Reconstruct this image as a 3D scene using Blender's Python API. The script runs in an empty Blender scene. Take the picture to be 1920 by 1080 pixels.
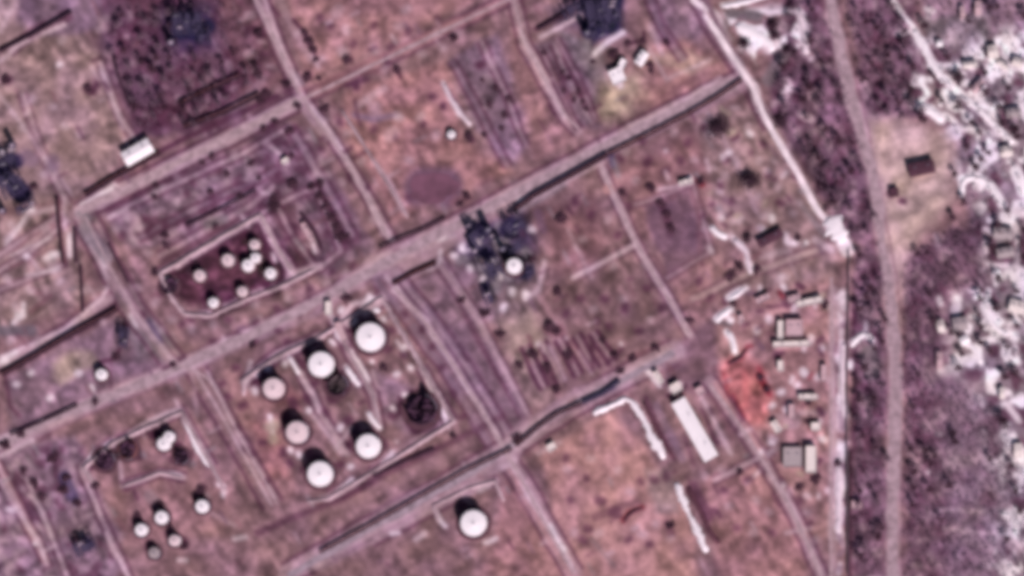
import bpy, bmesh, math, random
import numpy as np
from mathutils import Vector, Matrix

# ------------------------------------------------------------------ camera, sky, sun, exposure
SC = 0.35                                   # metres on the ground for one step of the survey grid
sc = bpy.context.scene
C = sc.collection
CAMH = 2500.0
cd = bpy.data.cameras.new('camera'); cam = bpy.data.objects.new('camera', cd); C.objects.link(cam)
cam.location = (0, 0, CAMH); cam.rotation_euler = (0, 0, 0)
cd.sensor_width = 36.0; cd.lens = 36.0 * CAMH / (1920 * SC); cd.clip_start = 10; cd.clip_end = 20000
sc.camera = cam
SUN_EL = math.radians(38); SUN_AZ = math.radians(153)      # azimuth clockwise from north (+Y)
w = bpy.data.worlds.new("World"); sc.world = w; w.use_nodes = True
nt = w.node_tree; bg = nt.nodes['Background']; sky = nt.nodes.new('ShaderNodeTexSky')
sky.sky_type = 'NISHITA'; sky.sun_disc = False; sky.sun_elevation = SUN_EL; sky.sun_rotation = SUN_AZ
nt.links.new(sky.outputs[0], bg.inputs[0]); bg.inputs[1].default_value = 0.05
sl = bpy.data.lights.new('sun', 'SUN'); so = bpy.data.objects.new('sun', sl); C.objects.link(so)
sl.energy = 5.0; sl.angle = math.radians(0.5); sl.color = (1.0, 0.95, 0.93)
tosun = Vector((math.sin(SUN_AZ) * math.cos(SUN_EL), math.cos(SUN_AZ) * math.cos(SUN_EL), math.sin(SUN_EL)))
so.rotation_euler = (-tosun).to_track_quat('-Z', 'Y').to_euler()
so.location = (0, 0, 300)
sc.view_settings.view_transform = 'Standard'; sc.view_settings.look = 'None'
sc.view_settings.exposure = 0.18; sc.view_settings.gamma = 1
sc.render.engine = 'CYCLES'
sc.cycles.pixel_filter_type = 'BLACKMAN_HARRIS'; sc.cycles.filter_width = 5.8   # a satellite sensor is soft

rnd = random.Random(7)
rng = np.random.default_rng(11)
K = 0.83                                    # sunlit look -> albedo

def lin(c):
    out = []
    for v in c:
        v = v / 255.0
        out.append(v / 12.92 if v <= 0.04045 else ((v + 0.055) / 1.055) ** 2.4)
    return out
PAL = dict(w=(244, 226, 236), W=(222, 200, 210), p=(202, 172, 184), l=(180, 148, 160), m=(143, 110, 119), b=(128, 90, 100),
           u=(120, 90, 110), U=(138, 110, 130), c=(184, 154, 158), d=(92, 56, 76), D=(66, 34, 54), g=(146, 130, 140), G=(116, 102, 110),
           n=(66, 56, 88), N=(48, 40, 70), y=(180, 156, 146), r=(190, 114, 118), R=(130, 50, 64), o=(184, 138, 142),
           e=(172, 126, 132), s=(157, 127, 133), k=(105, 82, 84))
def P(x, y): return ((x - 960) * SC, (540 - y) * SC)

# ------------------------------------------------------------------ materials
def mat(name, rgb, var=0.18, scale=0.6, rough=0.85, metal=0.0, bump=0.0):
    m = bpy.data.materials.new(name); m.use_nodes = True
    t = m.node_tree; b = t.nodes['Principled BSDF']
    b.inputs['Roughness'].default_value = rough; b.inputs['Metallic'].default_value = metal
    b.inputs['Specular IOR Level'].default_value = 0.2
    c = [v * K for v in lin(rgb)]
    geo = t.nodes.new('ShaderNodeNewGeometry')
    nz = t.nodes.new('ShaderNodeTexNoise'); nz.inputs['Scale'].default_value = scale; nz.inputs['Detail'].default_value = 4
    t.links.new(geo.outputs['Position'], nz.inputs['Vector'])
    rp = t.nodes.new('ShaderNodeValToRGB')
    rp.color_ramp.elements[0].position = 0.3; rp.color_ramp.elements[1].position = 0.7
    rp.color_ramp.elements[0].color = [v * (1 - var) for v in c] + [1]
    rp.color_ramp.elements[1].color = [min(0.9, v * (1 + var)) for v in c] + [1]
    t.links.new(nz.outputs['Fac'], rp.inputs[0]); t.links.new(rp.outputs[0], b.inputs['Base Color'])
    if bump:
        bp = t.nodes.new('ShaderNodeBump'); bp.inputs['Strength'].default_value = bump; bp.inputs['Distance'].default_value = 0.3
        t.links.new(nz.outputs['Fac'], bp.inputs['Height']); t.links.new(bp.outputs[0], b.inputs['Normal'])
    return m
M = {}
M['white'] = mat('white_painted_steel', (248, 232, 240), 0.05, 0.5, 0.6)
M['pinkwhite'] = mat('weathered_pale_paint', (226, 196, 204), 0.10, 0.4, 0.7)
M['rust'] = mat('rusty_steel', (128, 78, 78), 0.3, 0.5, 0.9)
M['char'] = mat('charred_steel', (74, 46, 68), 0.7, 0.16, 0.95)
M['sootgreen'] = mat('sooty_grey_steel', (96, 78, 84), 0.6, 0.16, 0.95)
M['steel'] = mat('dull_grey_steel', (128, 116, 134), 0.2, 0.8, 0.6, 0.3)
M['darksteel'] = mat('dark_blue_steel', (70, 58, 86), 0.25, 0.8, 0.7, 0.2)
M['pipe'] = mat('dark_lagged_pipe', (62, 36, 54), 0.3, 0.5, 0.8)
M['pipepale'] = mat('pale_lagged_pipe', (170, 146, 164), 0.2, 0.5, 0.6)
M['concrete'] = mat('grey_concrete', (190, 166, 176), 0.15, 0.7, 0.9)
M['darkconcrete'] = mat('dark_damp_concrete', (96, 62, 78), 0.2, 0.7, 0.9)
M['earth'] = mat('pale_bank_earth', (174, 143, 154), 0.5, 0.08, 0.95, 0, 0.4)
M['brightearth'] = mat('bright_bank_gravel', (212, 180, 190), 0.2, 0.35, 0.95, 0, 0.4)
M['shadewethalo'] = mat('shade_and_wet_soil_halo', (88, 56, 68), 0.35, 0.12, 0.95)  # dark colour stands for tank shadow and wet soil together
M['darkearth'] = mat('dark_wet_earth', (96, 56, 70), 0.3, 0.35, 0.95, 0, 0.4)
M['snow'] = mat('old_snow', (244, 226, 236), 0.06, 0.3, 0.8, 0, 0.3)
M['snowdirty'] = mat('dirty_old_snow', (226, 200, 214), 0.14, 0.3, 0.8, 0, 0.3)
M['roofgrey'] = mat('grey_sheet_roof', (170, 150, 156), 0.1, 0.5, 0.7)
M['roofpale'] = mat('pale_sheet_roof', (228, 208, 208), 0.1, 0.5, 0.7)
M['roofdark'] = mat('dark_felt_roof', (84, 50, 66), 0.25, 0.4, 0.9)
M['roofpink'] = mat('dusty_pink_roof', (198, 160, 170), 0.15, 0.5, 0.8)
M['glass'] = mat('window_glass', (50, 46, 60), 0.1, 1, 0.2)
M['wallp'] = mat('plastered_wall', (176, 148, 152), 0.12, 0.8, 0.9)
M['brick'] = mat('brick_wall', (140, 84, 84), 0.2, 0.8, 0.9)
M['bark'] = mat('bark', (92, 66, 78), 0.25, 2, 0.95)
M['twig'] = mat('bare_purple_twigs', (122, 92, 110), 0.3, 0.25, 0.95)
M['twigd'] = mat('dark_bare_twigs', (84, 52, 68), 0.3, 0.25, 0.95)
M['twigb'] = mat('brown_grey_twigs', (128, 98, 106), 0.3, 0.25, 0.95)
M['spruce'] = mat('dark_needles', (60, 36, 50), 0.3, 0.4, 0.95)
M['road'] = mat('worn_dusty_asphalt', (168, 138, 150), 0.32, 0.22, 0.9)
M['roadpink'] = mat('dusty_gravel_track', (174, 142, 152), 0.32, 0.22, 0.9)
M['roadgrey'] = mat('grey_asphalt', (156, 132, 146), 0.32, 0.22, 0.9)
M['roadpale'] = mat('pale_snow_dusted_track', (236, 212, 222), 0.28, 0.09, 0.9)

# ------------------------------------------------------------------ tagging helpers
def tag(o, label=None, cat=None, group=None, kind=None):
    if label: o['label'] = label
    if cat: o['category'] = cat
    if group: o['group'] = group
    if kind: o['kind'] = kind
    return o
def thing(name, label, cat, loc=(0, 0, 0), rz=0.0, group=None):
    o = bpy.data.objects.new(name, None); C.objects.link(o)
    o.empty_display_size = 0.5; o.location = loc; o.rotation_euler = (0, 0, rz)
    return tag(o, label, cat, group)
def link(name, me, m, parent=None, loc=None):
    o = bpy.data.objects.new(name, me); C.objects.link(o)
    if m is not None and len(me.materials) == 0: me.materials.append(m)
    if parent: o.parent = parent
    if loc: o.location = loc
    return o
def obj(name, bm, m, parent=None, smooth=False, loc=None):
    me = bpy.data.meshes.new(name); bm.to_mesh(me); bm.free()
    if smooth:
        for p in me.polygons: p.use_smooth = True
    return link(name, me, m, parent, loc)
def copy_tree(o, parent=None):
    c = o.copy(); C.objects.link(c)
    if parent: c.parent = parent
    for ch in [k for k in list(o.children)]: copy_tree(ch, c)
    return c
def box(bm, cx, cy, cz, sx, sy, sz, rz=0.0):
    mt = Matrix.Translation((cx, cy, cz)) @ Matrix.Rotation(rz, 4, 'Z') @ Matrix.Diagonal((sx, sy, sz, 1))
    bmesh.ops.create_cube(bm, size=1.0, matrix=mt)
def cyl(bm, x, y, z0, z1, r, r2=None, n=24, caps=True):
    mt = Matrix.Translation((x, y, (z0 + z1) / 2))
    bmesh.ops.create_cone(bm, cap_ends=caps, segments=n, radius1=r, radius2=r if r2 is None else r2, depth=z1 - z0, matrix=mt)
def tube(bm, a, b, r, n=8):
    a = Vector(a); b = Vector(b); d = b - a
    mt = Matrix.Translation((a + b) / 2) @ d.to_track_quat('Z', 'Y').to_matrix().to_4x4()
    bmesh.ops.create_cone(bm, cap_ends=True, segments=n, radius1=r, radius2=r, depth=d.length, matrix=mt)

# ------------------------------------------------------------------ ground sheet
def lattice(scale, seed):
    r = np.random.default_rng(seed); g = r.random((512, 512))
    def f(x, y):
        u = x / scale + 1000.37; v = y / scale + 1000.71
        iu = np.floor(u).astype(int); iv = np.floor(v).astype(int); fu = u - iu; fv = v - iv
        fu = fu * fu * (3 - 2 * fu); fv = fv * fv * (3 - 2 * fv)
        a = g[iu % 512, iv % 512]; b = g[(iu + 1) % 512, iv % 512]; c = g[iu % 512, (iv + 1) % 512]; d = g[(iu + 1) % 512, (iv + 1) % 512]
        return (a * (1 - fu) + b * fu) * (1 - fv) + (c * (1 - fu) + d * fu) * fv * 1.0 - 0.5
    return f
# the survey grid counts x east and y south; one step is SC metres
gx = np.concatenate([[-12000, -5000, -2200, -900, -400], np.arange(-140, 2062, 3.6), [2300, 2900, 4200, 7000, 14000]])
gy = np.concatenate([[-12000, -5000, -2200, -900, -400], np.arange(-120, 1202, 3.6), [1500, 2200, 3400, 6000, 13000]])
GX, GY = np.meshgrid(gx, gy)
wx = lattice(26, 1)(GX, GY) * 10 + lattice(70, 2)(GX, GY) * 8
wy = lattice(26, 3)(GX, GY) * 10 + lattice(70, 4)(GX, GY) * 8
QX = GX + wx; QY = GY + wy
col = np.zeros(GX.shape + (3,)); col[:] = PAL['m']
amp = np.ones(GX.shape)

def poly_alpha(pts, soft):
    pts = np.array(pts, float); inside = np.zeros(GX.shape, bool); dist = np.full(GX.shape, 1e9)
    n = len(pts)
    for i in range(n):
        x0, y0 = pts[i]; x1, y1 = pts[(i + 1) % n]
        cond = ((y0 > QY) != (y1 > QY))
        with np.errstate(divide='ignore', invalid='ignore'):
            xi = (x1 - x0) * (QY - y0) / ((y1 - y0) if y1 != y0 else 1e-9) + x0
        inside ^= cond & (QX < xi)
        dx, dy = x1 - x0, y1 - y0; L = dx * dx + dy * dy + 1e-9
        t = np.clip(((QX - x0) * dx + (QY - y0) * dy) / L, 0, 1)
        dist = np.minimum(dist, np.hypot(QX - x0 - t * dx, QY - y0 - t * dy))
    sd = np.where(inside, dist, -dist)
    return np.clip(sd / soft + 0.5, 0, 1)
def plot(colr, pts, a=1.0, soft=14, am=None):
    global col
    al = poly_alpha(pts, soft) * a
    col = col * (1 - al[..., None]) + np.array(PAL[colr], float) * al[..., None]
    if am is not None: amp[:] = amp * (1 - al) + am * al
def stroke(colr, wd, pts, a=1.0, soft=7, warp=0.45):
    global col
    pts = [tuple(p) for p in pts]
    if len(pts) == 1: pts = pts * 2
    xs_ = [p[0] for p in pts]; ys_ = [p[1] for p in pts]; mg = wd / 2 + soft + 24
    i0, i1 = np.searchsorted(gx, [min(xs_) - mg, max(xs_) + mg]); j0, j1 = np.searchsorted(gy, [min(ys_) - mg, max(ys_) + mg])
    i0 = max(0, i0 - 1); j0 = max(0, j0 - 1); W_ = (slice(j0, j1 + 1), slice(i0, i1 + 1))
    X = GX[W_] + wx[W_] * warp; Y = GY[W_] + wy[W_] * warp
    dist = np.full(X.shape, 1e9)
    for (x0, y0), (x1, y1) in zip(pts[:-1], pts[1:]):
        dx, dy = x1 - x0, y1 - y0; L = dx * dx + dy * dy + 1e-9
        t = np.clip(((X - x0) * dx + (Y - y0) * dy) / L, 0, 1)
        dist = np.minimum(dist, np.hypot(X - x0 - t * dx, Y - y0 - t * dy))
    al = np.clip((wd / 2 - dist) / soft + 0.5, 0, 1) * a
    al = al * al * (3 - 2 * al) if a == 1.0 else al
    col[W_] = col[W_] * (1 - al[..., None]) + np.array(PAL[colr], float) * al[..., None]
def dabs(colr, s, a=0.8, soft=8, warp=0.6):
    """s: 'x,y,w x,y,w ...' round patches"""
    for q in s.split():
        x, y, wd = [float(v) for v in q.split(',')]
        stroke(colr, wd + 3.5, [(x, y), (x + wd * .5 * math.cos(x * 7 + y), y + wd * .5 * math.sin(x * 7 + y))], min(.95, a * (.8 if colr in 'pl' else 1.3)), 8, .25)

# --- soil plots
plot('s', [(-200, 60), (110, 20), (190, 100), (240, 300), (130, 370), (-200, 420)])
plot('l', [(-140, -120), (20, -120), (60, -10), (0, 60), (-140, 60)])
plot('U', [(40, -120), (190, -120), (190, 60), (90, 70), (30, 40)])
plot('u', [(190, -120), (440, -120), (520, 130), (400, 260), (250, 250), (190, 100)], am=1.3)
plot('b', [(400, -120), (480, -120), (540, 150), (430, 200)], 0.6)
plot('e', [(520, -120), (1000, -120), (880, 10), (570, 160)], 0.62)
plot('e', [(650, 170), (840, 110), (870, 260), (960, 320), (740, 420), (640, 240)], 0.85)
plot('e', [(690, 160), (820, 130), (850, 300), (720, 300)], 0.5)
plot('U', [(850, 110), (930, 60), (1000, 250), (960, 310), (890, 240)], 0.95, am=1.4)
plot('e', [(960, 0), (1010, 120), (1110, 240), (1010, 300), (960, 180)], 0.45)
plot('U', [(1000, 90), (1060, 60), (1110, 90), (1125, 235), (1085, 235), (1020, 130)], 0.95, am=1.5)
plot('g', [(1040, 50), (1130, 90), (1140, 160), (1110, 150)], 0.6)
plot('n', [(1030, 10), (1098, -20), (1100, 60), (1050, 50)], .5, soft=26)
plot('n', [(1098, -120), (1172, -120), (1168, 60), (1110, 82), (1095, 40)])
plot('U', [(1200, -120), (1320, -120), (1325, 60), (1290, 80), (1230, 90)], 0.8)
plot('e', [(1200, 90), (1280, 70), (1385, 130), (1240, 210), (1180, 190)], 0.7)
plot('y', [(1110, 150), (1200, 130), (1215, 180), (1140, 228), (1115, 205)], 0.6, soft=30)
plot('y', [(1125, 165), (1190, 150), (1185, 210), (1140, 225), (1120, 205)], 0.75, soft=24)
plot('y', [(1190, 110), (1280, 90), (1335, 110), (1300, 140)], 0.5)
plot('U', [(190, 400), (540, 225), (710, 470), (600, 520), (440, 400), (360, 450), (250, 470)], 0.75, am=1.2)
plot('u', [(480, 260), (580, 240), (690, 450), (640, 480), (520, 340)], 0.6)
plot('d', [(300, 505), (480, 405), (500, 425), (595, 490), (520, 545), (400, 585), (340, 560)], 0.85, soft=14, am=2.2)
plot('u', [(500, 385), (560, 375), (610, 480), (560, 500), (520, 450)], .7, soft=14)
plot('u', [(590, 330), (620, 330), (670, 440), (630, 460)], .7, soft=14)
plot('b', [(505, 390), (560, 385), (600, 470), (560, 500)], 0.5)
plot('s', [(-140, 440), (125, 385), (150, 470), (160, 560), (-140, 700)], 0.95, am=1.2)
plot('U', [(20, 700), (215, 590), (330, 690), (10, 830)], 0.75)
plot('y', [(95, 680), (165, 650), (185, 680), (115, 720)], 0.7)
plot('g', [(225, 600), (290, 590), (330, 650), (260, 680)], 0.5)
plot('U', [(-140, 880), (140, 815), (230, 1010), (200, 1200), (-140, 1200)], 0.85, am=1.3)
plot('e', [(160, 870), (330, 785), (440, 930), (420, 1000), (230, 1020)], 0.3)
plot('e', [(420, 700), (520, 700), (560, 930), (510, 950)], 0.45)
plot('r', [(470, 790), (515, 790), (540, 900), (500, 890)], 0.22)
plot('r', [(520, 700), (570, 740), (560, 780), (520, 760)], 0.25)
plot('U', [(700, 690), (790, 740), (820, 800), (760, 810), (700, 760)], 0.7)
plot('U', [(720, 560), (830, 500), (940, 660), (990, 800), (940, 830), (770, 600)], 0.6)
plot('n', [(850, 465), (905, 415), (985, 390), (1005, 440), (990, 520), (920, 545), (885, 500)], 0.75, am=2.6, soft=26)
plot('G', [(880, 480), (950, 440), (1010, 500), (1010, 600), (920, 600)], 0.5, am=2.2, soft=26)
plot('U', [(830, 480), (880, 500), (940, 600), (880, 600)], 0.7)
plot('s', [(925, 590), (1010, 575), (1060, 680), (1030, 760), (980, 760)], 0.7)
plot('b', [(1020, 390), (1110, 360), (1130, 480), (1040, 520)], 0.35)
plot('k', [(1080, 530), (1200, 500), (1270, 630), (1120, 640)], 0.14)
plot('e', [(1140, 330), (1340, 230), (1330, 380), (1200, 460)], 0.45)
plot('u', [(1215, 370), (1300, 380), (1310, 470), (1230, 470)], 0.55)
plot('e', [(1240, 500), (1330, 480), (1340, 600), (1290, 610)], 0.4)
plot('s', [(1300, 200), (1440, 200), (1570, 440), (1500, 500), (1350, 430)], 0.75, am=1.2)
plot('s', [(1380, 500), (1570, 460), (1570, 520), (1400, 560)], 0.7)
plot('o', [(1350, 560), (1560, 520), (1565, 1010), (1500, 1010), (1340, 720)], 0.45, am=1.2)
plot('r', [(1340, 690), (1380, 662), (1435, 690), (1460, 790), (1400, 800), (1350, 750)], 0.72, soft=26, am=1.6)
plot('u', [(1265, 640), (1345, 600), (1345, 700), (1330, 745), (1230, 720)], 0.55, am=0.5)
plot('o', [(1010, 850), (1150, 765), (1225, 860), (1290, 960), (1340, 1200), (1100, 1200)], 0.9, am=0.7)
plot('e', [(1310, 900), (1450, 860), (1520, 1000), (1500, 1200), (1380, 1200)], 0.7)
plot('e', [(955, 870), (1090, 1100), (900, 1080), (940, 950)], 0.7)
plot('g', [(1210, 880), (1260, 880), (1275, 960), (1230, 960)], 0.5)
# --- woods in the east
plot('u', [(1455, 80), (1500, -120), (1555, -120), (1590, 170), (1650, 430), (1640, 480), (1580, 440), (1500, 300), (1440, 210)], 0.95, am=1.4)
plot('u', [(1580, -120), (1700, -120), (1730, 120), (1745, 220), (1620, 230)], 0.9, am=1.1)
plot('U', [(1700, -120), (2060, -120), (2060, 1200), (1840, 1200), (1840, 500), (1780, 250)], 0.95, am=1.3)
plot('g', [(1720, 30), (1860, 20), (1850, 140), (1760, 110)], 0.7)
plot('u', [(1780, 430), (1850, 420), (1860, 1200), (1700, 1200), (1700, 520)], 0.85, am=1.3)
plot('u', [(1600, 480), (1655, 440), (1665, 1200), (1598, 1200)], 0.9, am=1.4)
plot('W', [(1860, 560), (2060, 540), (2060, 660), (1870, 660)], 0.55, am=2)
plot('g', [(1790, 560), (1850, 580), (1850, 700), (1780, 690)], 0.6)
plot('u', [(1700, 470), (1760, 450), (1760, 720), (1695, 720)], 0.8)
plot('s', [(1610, 225), (1700, 225), (1785, 262), (1795, 370), (1740, 430), (1700, 480), (1690, 540), (1650, 500), (1640, 400)], 1.0, am=0.6)
plot('c', [(1600, 200), (1640, 225), (1700, 228), (1785, 262), (1792, 370), (1735, 425), (1700, 470), (1688, 600), (1662, 560), (1645, 400)], .95, am=0.7, soft=34)
plot('y', [(1680, 300), (1770, 290), (1775, 380), (1700, 450), (1670, 400)], 0.35)

# mottling of the soil, never darker or lighter than the soil kinds themselves
n1 = lattice(60, 21)(GX, GY); n2 = lattice(22, 22)(GX + n1 * 20, GY); n3 = lattice(10.5, 23)(GX, GY); n4 = lattice(7, 24)(GX, GY)
n5 = lattice(15, 25)(GX, GY)
fade = np.clip((1580 - GX) / 60, 0, 1)[..., None]; grey = col.mean(-1, keepdims=True)
col = col * (1 - .055 * fade); col[..., 1] *= .995; col[..., 2] *= .985
# gravel lies in drifts along the two street directions
u_ = GX * .89 - GY * .45; v_ = GX * .45 + GY * .89; n6 = lattice(1, 26)(u_ / 44, v_ / 10)
u2 = GX * .5 + GY * .87; v2 = GX * .87 - GY * .5; n7 = lattice(1, 27)(u2 / 40, v2 / 10)
sel = np.clip(lattice(150, 28)(GX, GY) * 4 + .5, 0, 1)
mot = 1 + np.power(amp, .7) * (0.14 * n1 + 0.28 * n2 + 0.42 * n3 + 0.40 * n5 + 0.2 * n4 + 0.42 * (n6 * sel + n7 * (1 - sel)))
col *= (1 + (mot - 1) * .42)[..., None]
wood_a = np.zeros(GX.shape)
for pl in ([(1455, 80), (1500, -120), (1555, -120), (1590, 170), (1650, 430), (1640, 480), (1580, 440), (1500, 300), (1440, 210)], [(1700, 470), (1780, 430), (1850, 420), (1870, 720), (2060, 760), (2060, 1200), (1700, 1200)],
           [(1600, 480), (1655, 440), (1665, 1200), (1598, 1200)], [(1580, -120), (1700, -120), (1730, 120), (1745, 220), (1620, 230)], [(190, -120), (440, -120), (520, 130), (400, 260), (250, 250), (190, 100)],
           [(-140, 880), (140, 815), (230, 1010), (200, 1200), (-140, 1200)], [(210, 400), (540, 235), (690, 450), (600, 500), (440, 400), (280, 470)]):
    wood_a = np.maximum(wood_a, poly_alpha(pl, 24))
wn = lattice(24, 61)(GX, GY) + .7 * lattice(12, 62)(GX, GY)
for cc, al in (('l', np.clip((wn - .17) * 5, 0, 1) * .62), ('d', np.clip((-wn - .17) * 5, 0, 1) * .6)):
    al = al * wood_a
    col = col * (1 - al[..., None]) + np.array(PAL[cc], float) * al[..., None]
lr = poly_alpha([(1760, 700), (1860, 700), (2060, 740), (2060, 1200), (1780, 1200)], 50) * .5
col = col * (1 - lr[..., None]) + np.array([150, 126, 144.]) * lr[..., None]
plot('d', [(200, 0), (330, -120), (400, -120), (420, 60), (480, 150), (400, 240), (260, 240), (215, 130)], .62, soft=30)
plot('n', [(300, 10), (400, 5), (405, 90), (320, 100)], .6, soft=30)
# old snow lying in patches in the north-east settlement
ne_b = poly_alpha([(1825, 680), (2060, 680), (2060, 1200), (1860, 1200), (1875, 900)], 60) * .95
ne_a = np.minimum(1, ne_b + poly_alpha([(1700, 170), (1725, 60), (1790, 110), (1860, 60), (2060, 40), (2060, 720), (1850, 710), (1770, 690), (1790, 560), (1850, 520), (1840, 400), (1800, 320), (1790, 260)], 40))
ns = lattice(24, 51)(GX, GY) + .55 * lattice(12, 52)(GX, GY)
g_ = ne_a * .55
col = col * (1 - g_[..., None]) + np.array(PAL['g'], float) * g_[..., None]
ny_a = poly_alpha([(1335, 20), (1510, 10), (1520, 110), (1440, 120), (1400, 100)], 20)
sa = np.clip((ns - .04) * 11, 0, 1) * np.maximum(ne_a, ny_a) * .9
col = col * (1 - sa[..., None]) + np.array(PAL['w'], float) * sa[..., None]
sb_ = np.clip((-ns - .16) * 9, 0, 1) * ne_a * .7
col = col * (1 - sb_[..., None]) + np.array(PAL['d'], float) * sb_[..., None]
def dense(pts, step):
    out = []
    for (x0, y0), (x1, y1) in zip(pts[:-1], pts[1:]):
        n = max(1, int(math.hypot(x1 - x0, y1 - y0) / step))
        for i in range(n): out.append((x0 + (x1 - x0) * i / n, y0 + (y1 - y0) * i / n))
    out.append(pts[-1]); return out
def smooth_line(pts, it=2):
    for _ in range(it):
        q = [pts[0]]
        for a, b_ in zip(pts[:-1], pts[1:]):
            q.append((a[0] * .75 + b_[0] * .25, a[1] * .75 + b_[1] * .25)); q.append((a[0] * .25 + b_[0] * .75, a[1] * .25 + b_[1] * .75))
        q.append(pts[-1]); pts = q
    return pts
def parse(s): return [tuple(float(v) for v in q.split(',')) for q in s.split()]
def normals(pts):
    out = []
    for i in range(len(pts)):
        a = pts[max(0, i - 1)]; b_ = pts[min(len(pts) - 1, i + 1)]
        dx, dy = b_[0] - a[0], b_[1] - a[1]; l = math.hypot(dx, dy) or 1
        out.append((-dy / l, dx / l))
    return out

# --- bands of the street grid: pale strip between dark ditch lines
def band(s, wd, c='l', a=.75, edge=.6, ew=6, inner=()):
    pts = parse(s); nn = normals(pts)
    for sg in (-1, 1):
        q = [(p[0] + n[0] * sg * (wd / 2 + ew * .4), p[1] + n[1] * sg * (wd / 2 + ew * .4)) for p, n in zip(pts, nn)]
        stroke('d', ew + 1, q, min(.9, edge * 1.35), 5, .3)
    stroke(c, wd, pts, a, 6, .22)
    for off, cc, w2, aa in inner:
        stroke(cc, w2, [(p[0] + n[0] * off, p[1] + n[1] * off) for p, n in zip(pts, nn)], aa, 5, .2)
band('-160,905 0,834 150,766 280,712 400,660 600,566 720,492', 22, 'l', .7, .6, 7, ((-8, 'p', 8, .5),))
band('720,492 850,425 1000,346 1180,252 1290,195 1385,150', 32, 'l', .8, .6, 7)
band('150,396 300,322 420,262 560,190', 26, 'l', .8, .7, 7)
band('560,190 720,112 880,34 960,-4 1180,-120', 16, 'e', .6, .5, 6)
band('470,-60 520,80 562,180', 20, 'l', .45, .55, 6, ((6, 'u', 4, .4), (-5, 'p', 7, .6)))
band('575,190 625,262 680,350 735,450', 15, 'l', .5, .5, 6, ((0, 'p', 7, .6),))
band('160,405 205,500 250,580 335,690', 40, 'g', .3, .5, 6, ((-8, 'd', 5, .5), (0, 'p', 5, .5), (9, 'k', 6, .5)))
band('365,690 430,800 510,945', 34, 'm', .6, .55, 6, ((2, 'p', 6, .7), (-9, 'b', 5, .5)))
band('725,520 790,600 862,700 940,830', 54, 'U', .6, .5, 6, ((10, 'b', 6, .5), (0, 'p', 8, .75), (-10, 'd', 6, .5), (-18, 'l', 6, .5)))
band('825,490 900,610 985,780', 18, 'u', .5, .4, 5, ((-6, 'p', 6, .5),))
band('955,-40 985,85 1062,222 1085,245', 20, 'l', .6, .5, 6)
band('1128,315 1155,375 1200,470 1245,545 1295,628', 14, 'l', .65, .45, 5, ((0, 'p', 6, .5),))
band('950,855 1000,940 1075,1075', 32, 'l', .5, .5, 6, ((8, 'e', 8, .5), (-3, 'p', 7, .6)))
band('1330,715 1390,800 1440,880 1490,965 1540,1080', 20, 'l', .6, .5, 6)
band('480,1000 640,935 720,890 800,852 945,780', 5, 'd', .6, .3, 5)
band('540,1075 700,985 850,902 960,836 1060,770 1160,712 1265,655', 36, 'l', .55, .55, 6, ((6, 'u', 8, .5),))
band('700,1015 800,962 905,905', 10, 'l', .5, .6, 5)
for bs, bw, ba in (('300,512 400,452 488,402 520,465 552,512', 13, .7), ('380,590 440,565 600,500', 10, .6), ('460,715 520,668 600,632', 17, .65), ('640,615 715,560', 19, .75), ('790,690 820,745 848,790', 12, .7), ('740,860 700,885', 14, .6), ('665,905 618,932', 14, .75),
                   ('625,600 660,672 700,740 712,800', 13, .6), ('565,700 600,770 650,850', 12, .6), ('158,876 212,830', 13, .85), ('225,825 340,772 395,872', 12, .6),
                   ('230,912 300,886 345,896', 10, .6), ('870,915 930,900', 10, .6), ('490,400 590,350 640,470 600,500 560,510', 9, .5)):
    band(bs, bw, 'p', ba, .55, 7)
dabs('D', '672,600,20 655,625,18 575,655,22 560,680,16 492,705,24 500,690,18 535,780,18 530,800,14 665,810,18 660,830,12 585,862,16 570,880,12 868,950,18 625,745,22 648,715,20 770,745,26 800,750,26 815,780,24 775,790,26 795,800,24 760,765,20 825,755,18', .55)  # dabs up-left of white tanks paint their shadows; stains round the burnt ones
dabs('D', '195,850,20 210,870,18 182,872,16 240,830,18 225,850,14 252,850,16 300,815,14 335,845,16 350,860,16 290,812,12 370,930,14 295,955,14 255,975,14 315,1000,12 280,1020,12 345,1020,12 330,860,12', .6)  # stains round burnt tanks, painted shadow up-left of the white ones
dabs('D', '320,525,20 330,545,16 350,505,14 365,500,12 385,500,12 415,475,14 445,475,14 460,445,16 495,460,14 495,500,12 520,500,14 440,540,12 400,545,16 385,560,12 430,560,12 470,530,12 500,535,12 520,525,12', .6)  # compact compound: dark soil mixed with painted tank shadow
band('1075,520 1150,480 1195,460', 9, 'l', .7, .35, 5)
band('1300,560 1400,515 1500,480 1560,462', 12, 'c', .6, .35, 5)
band('1340,900 1400,870 1450,845', 9, 'p', .6, .4, 5)
band('205,405 330,345 450,290 540,240', 8, 'p', .5, .5, 6)
band('262,445 350,400 440,355 520,318', 8, 'U', .5, .5, 7)
band('300,480 380,435 470,385 510,350', 10, 'l', .55, .5, 6)
band('-20,690 60,655 130,615 205,560', 16, 'l', .8, .6, 7)
band('-20,520 60,470 125,415', 7, 'p', .6, .5, 5); band('-20,490 40,452 115,400', 6, 'p', .6, .4, 5); band('-20,550 60,520 120,495', 6, 'p', .5, .4, 5)
band('545,240 600,330 660,440', 14, 'U', .6, .5, 7, ((0, 'l', 5, .5),)); band('515,380 560,460 590,500', 8, 'p', .5, .5, 6)
band('850,115 900,210 950,310', 10, 'U', .5, .5, 6); band('905,80 950,180 985,270', 8, 'l', .5, .5, 6)
band('1015,95 1050,170 1085,240', 6, 'l', .5, .6, 5); band('1045,75 1085,150 1115,220', 6, 'l', .5, .6, 5)
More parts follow.
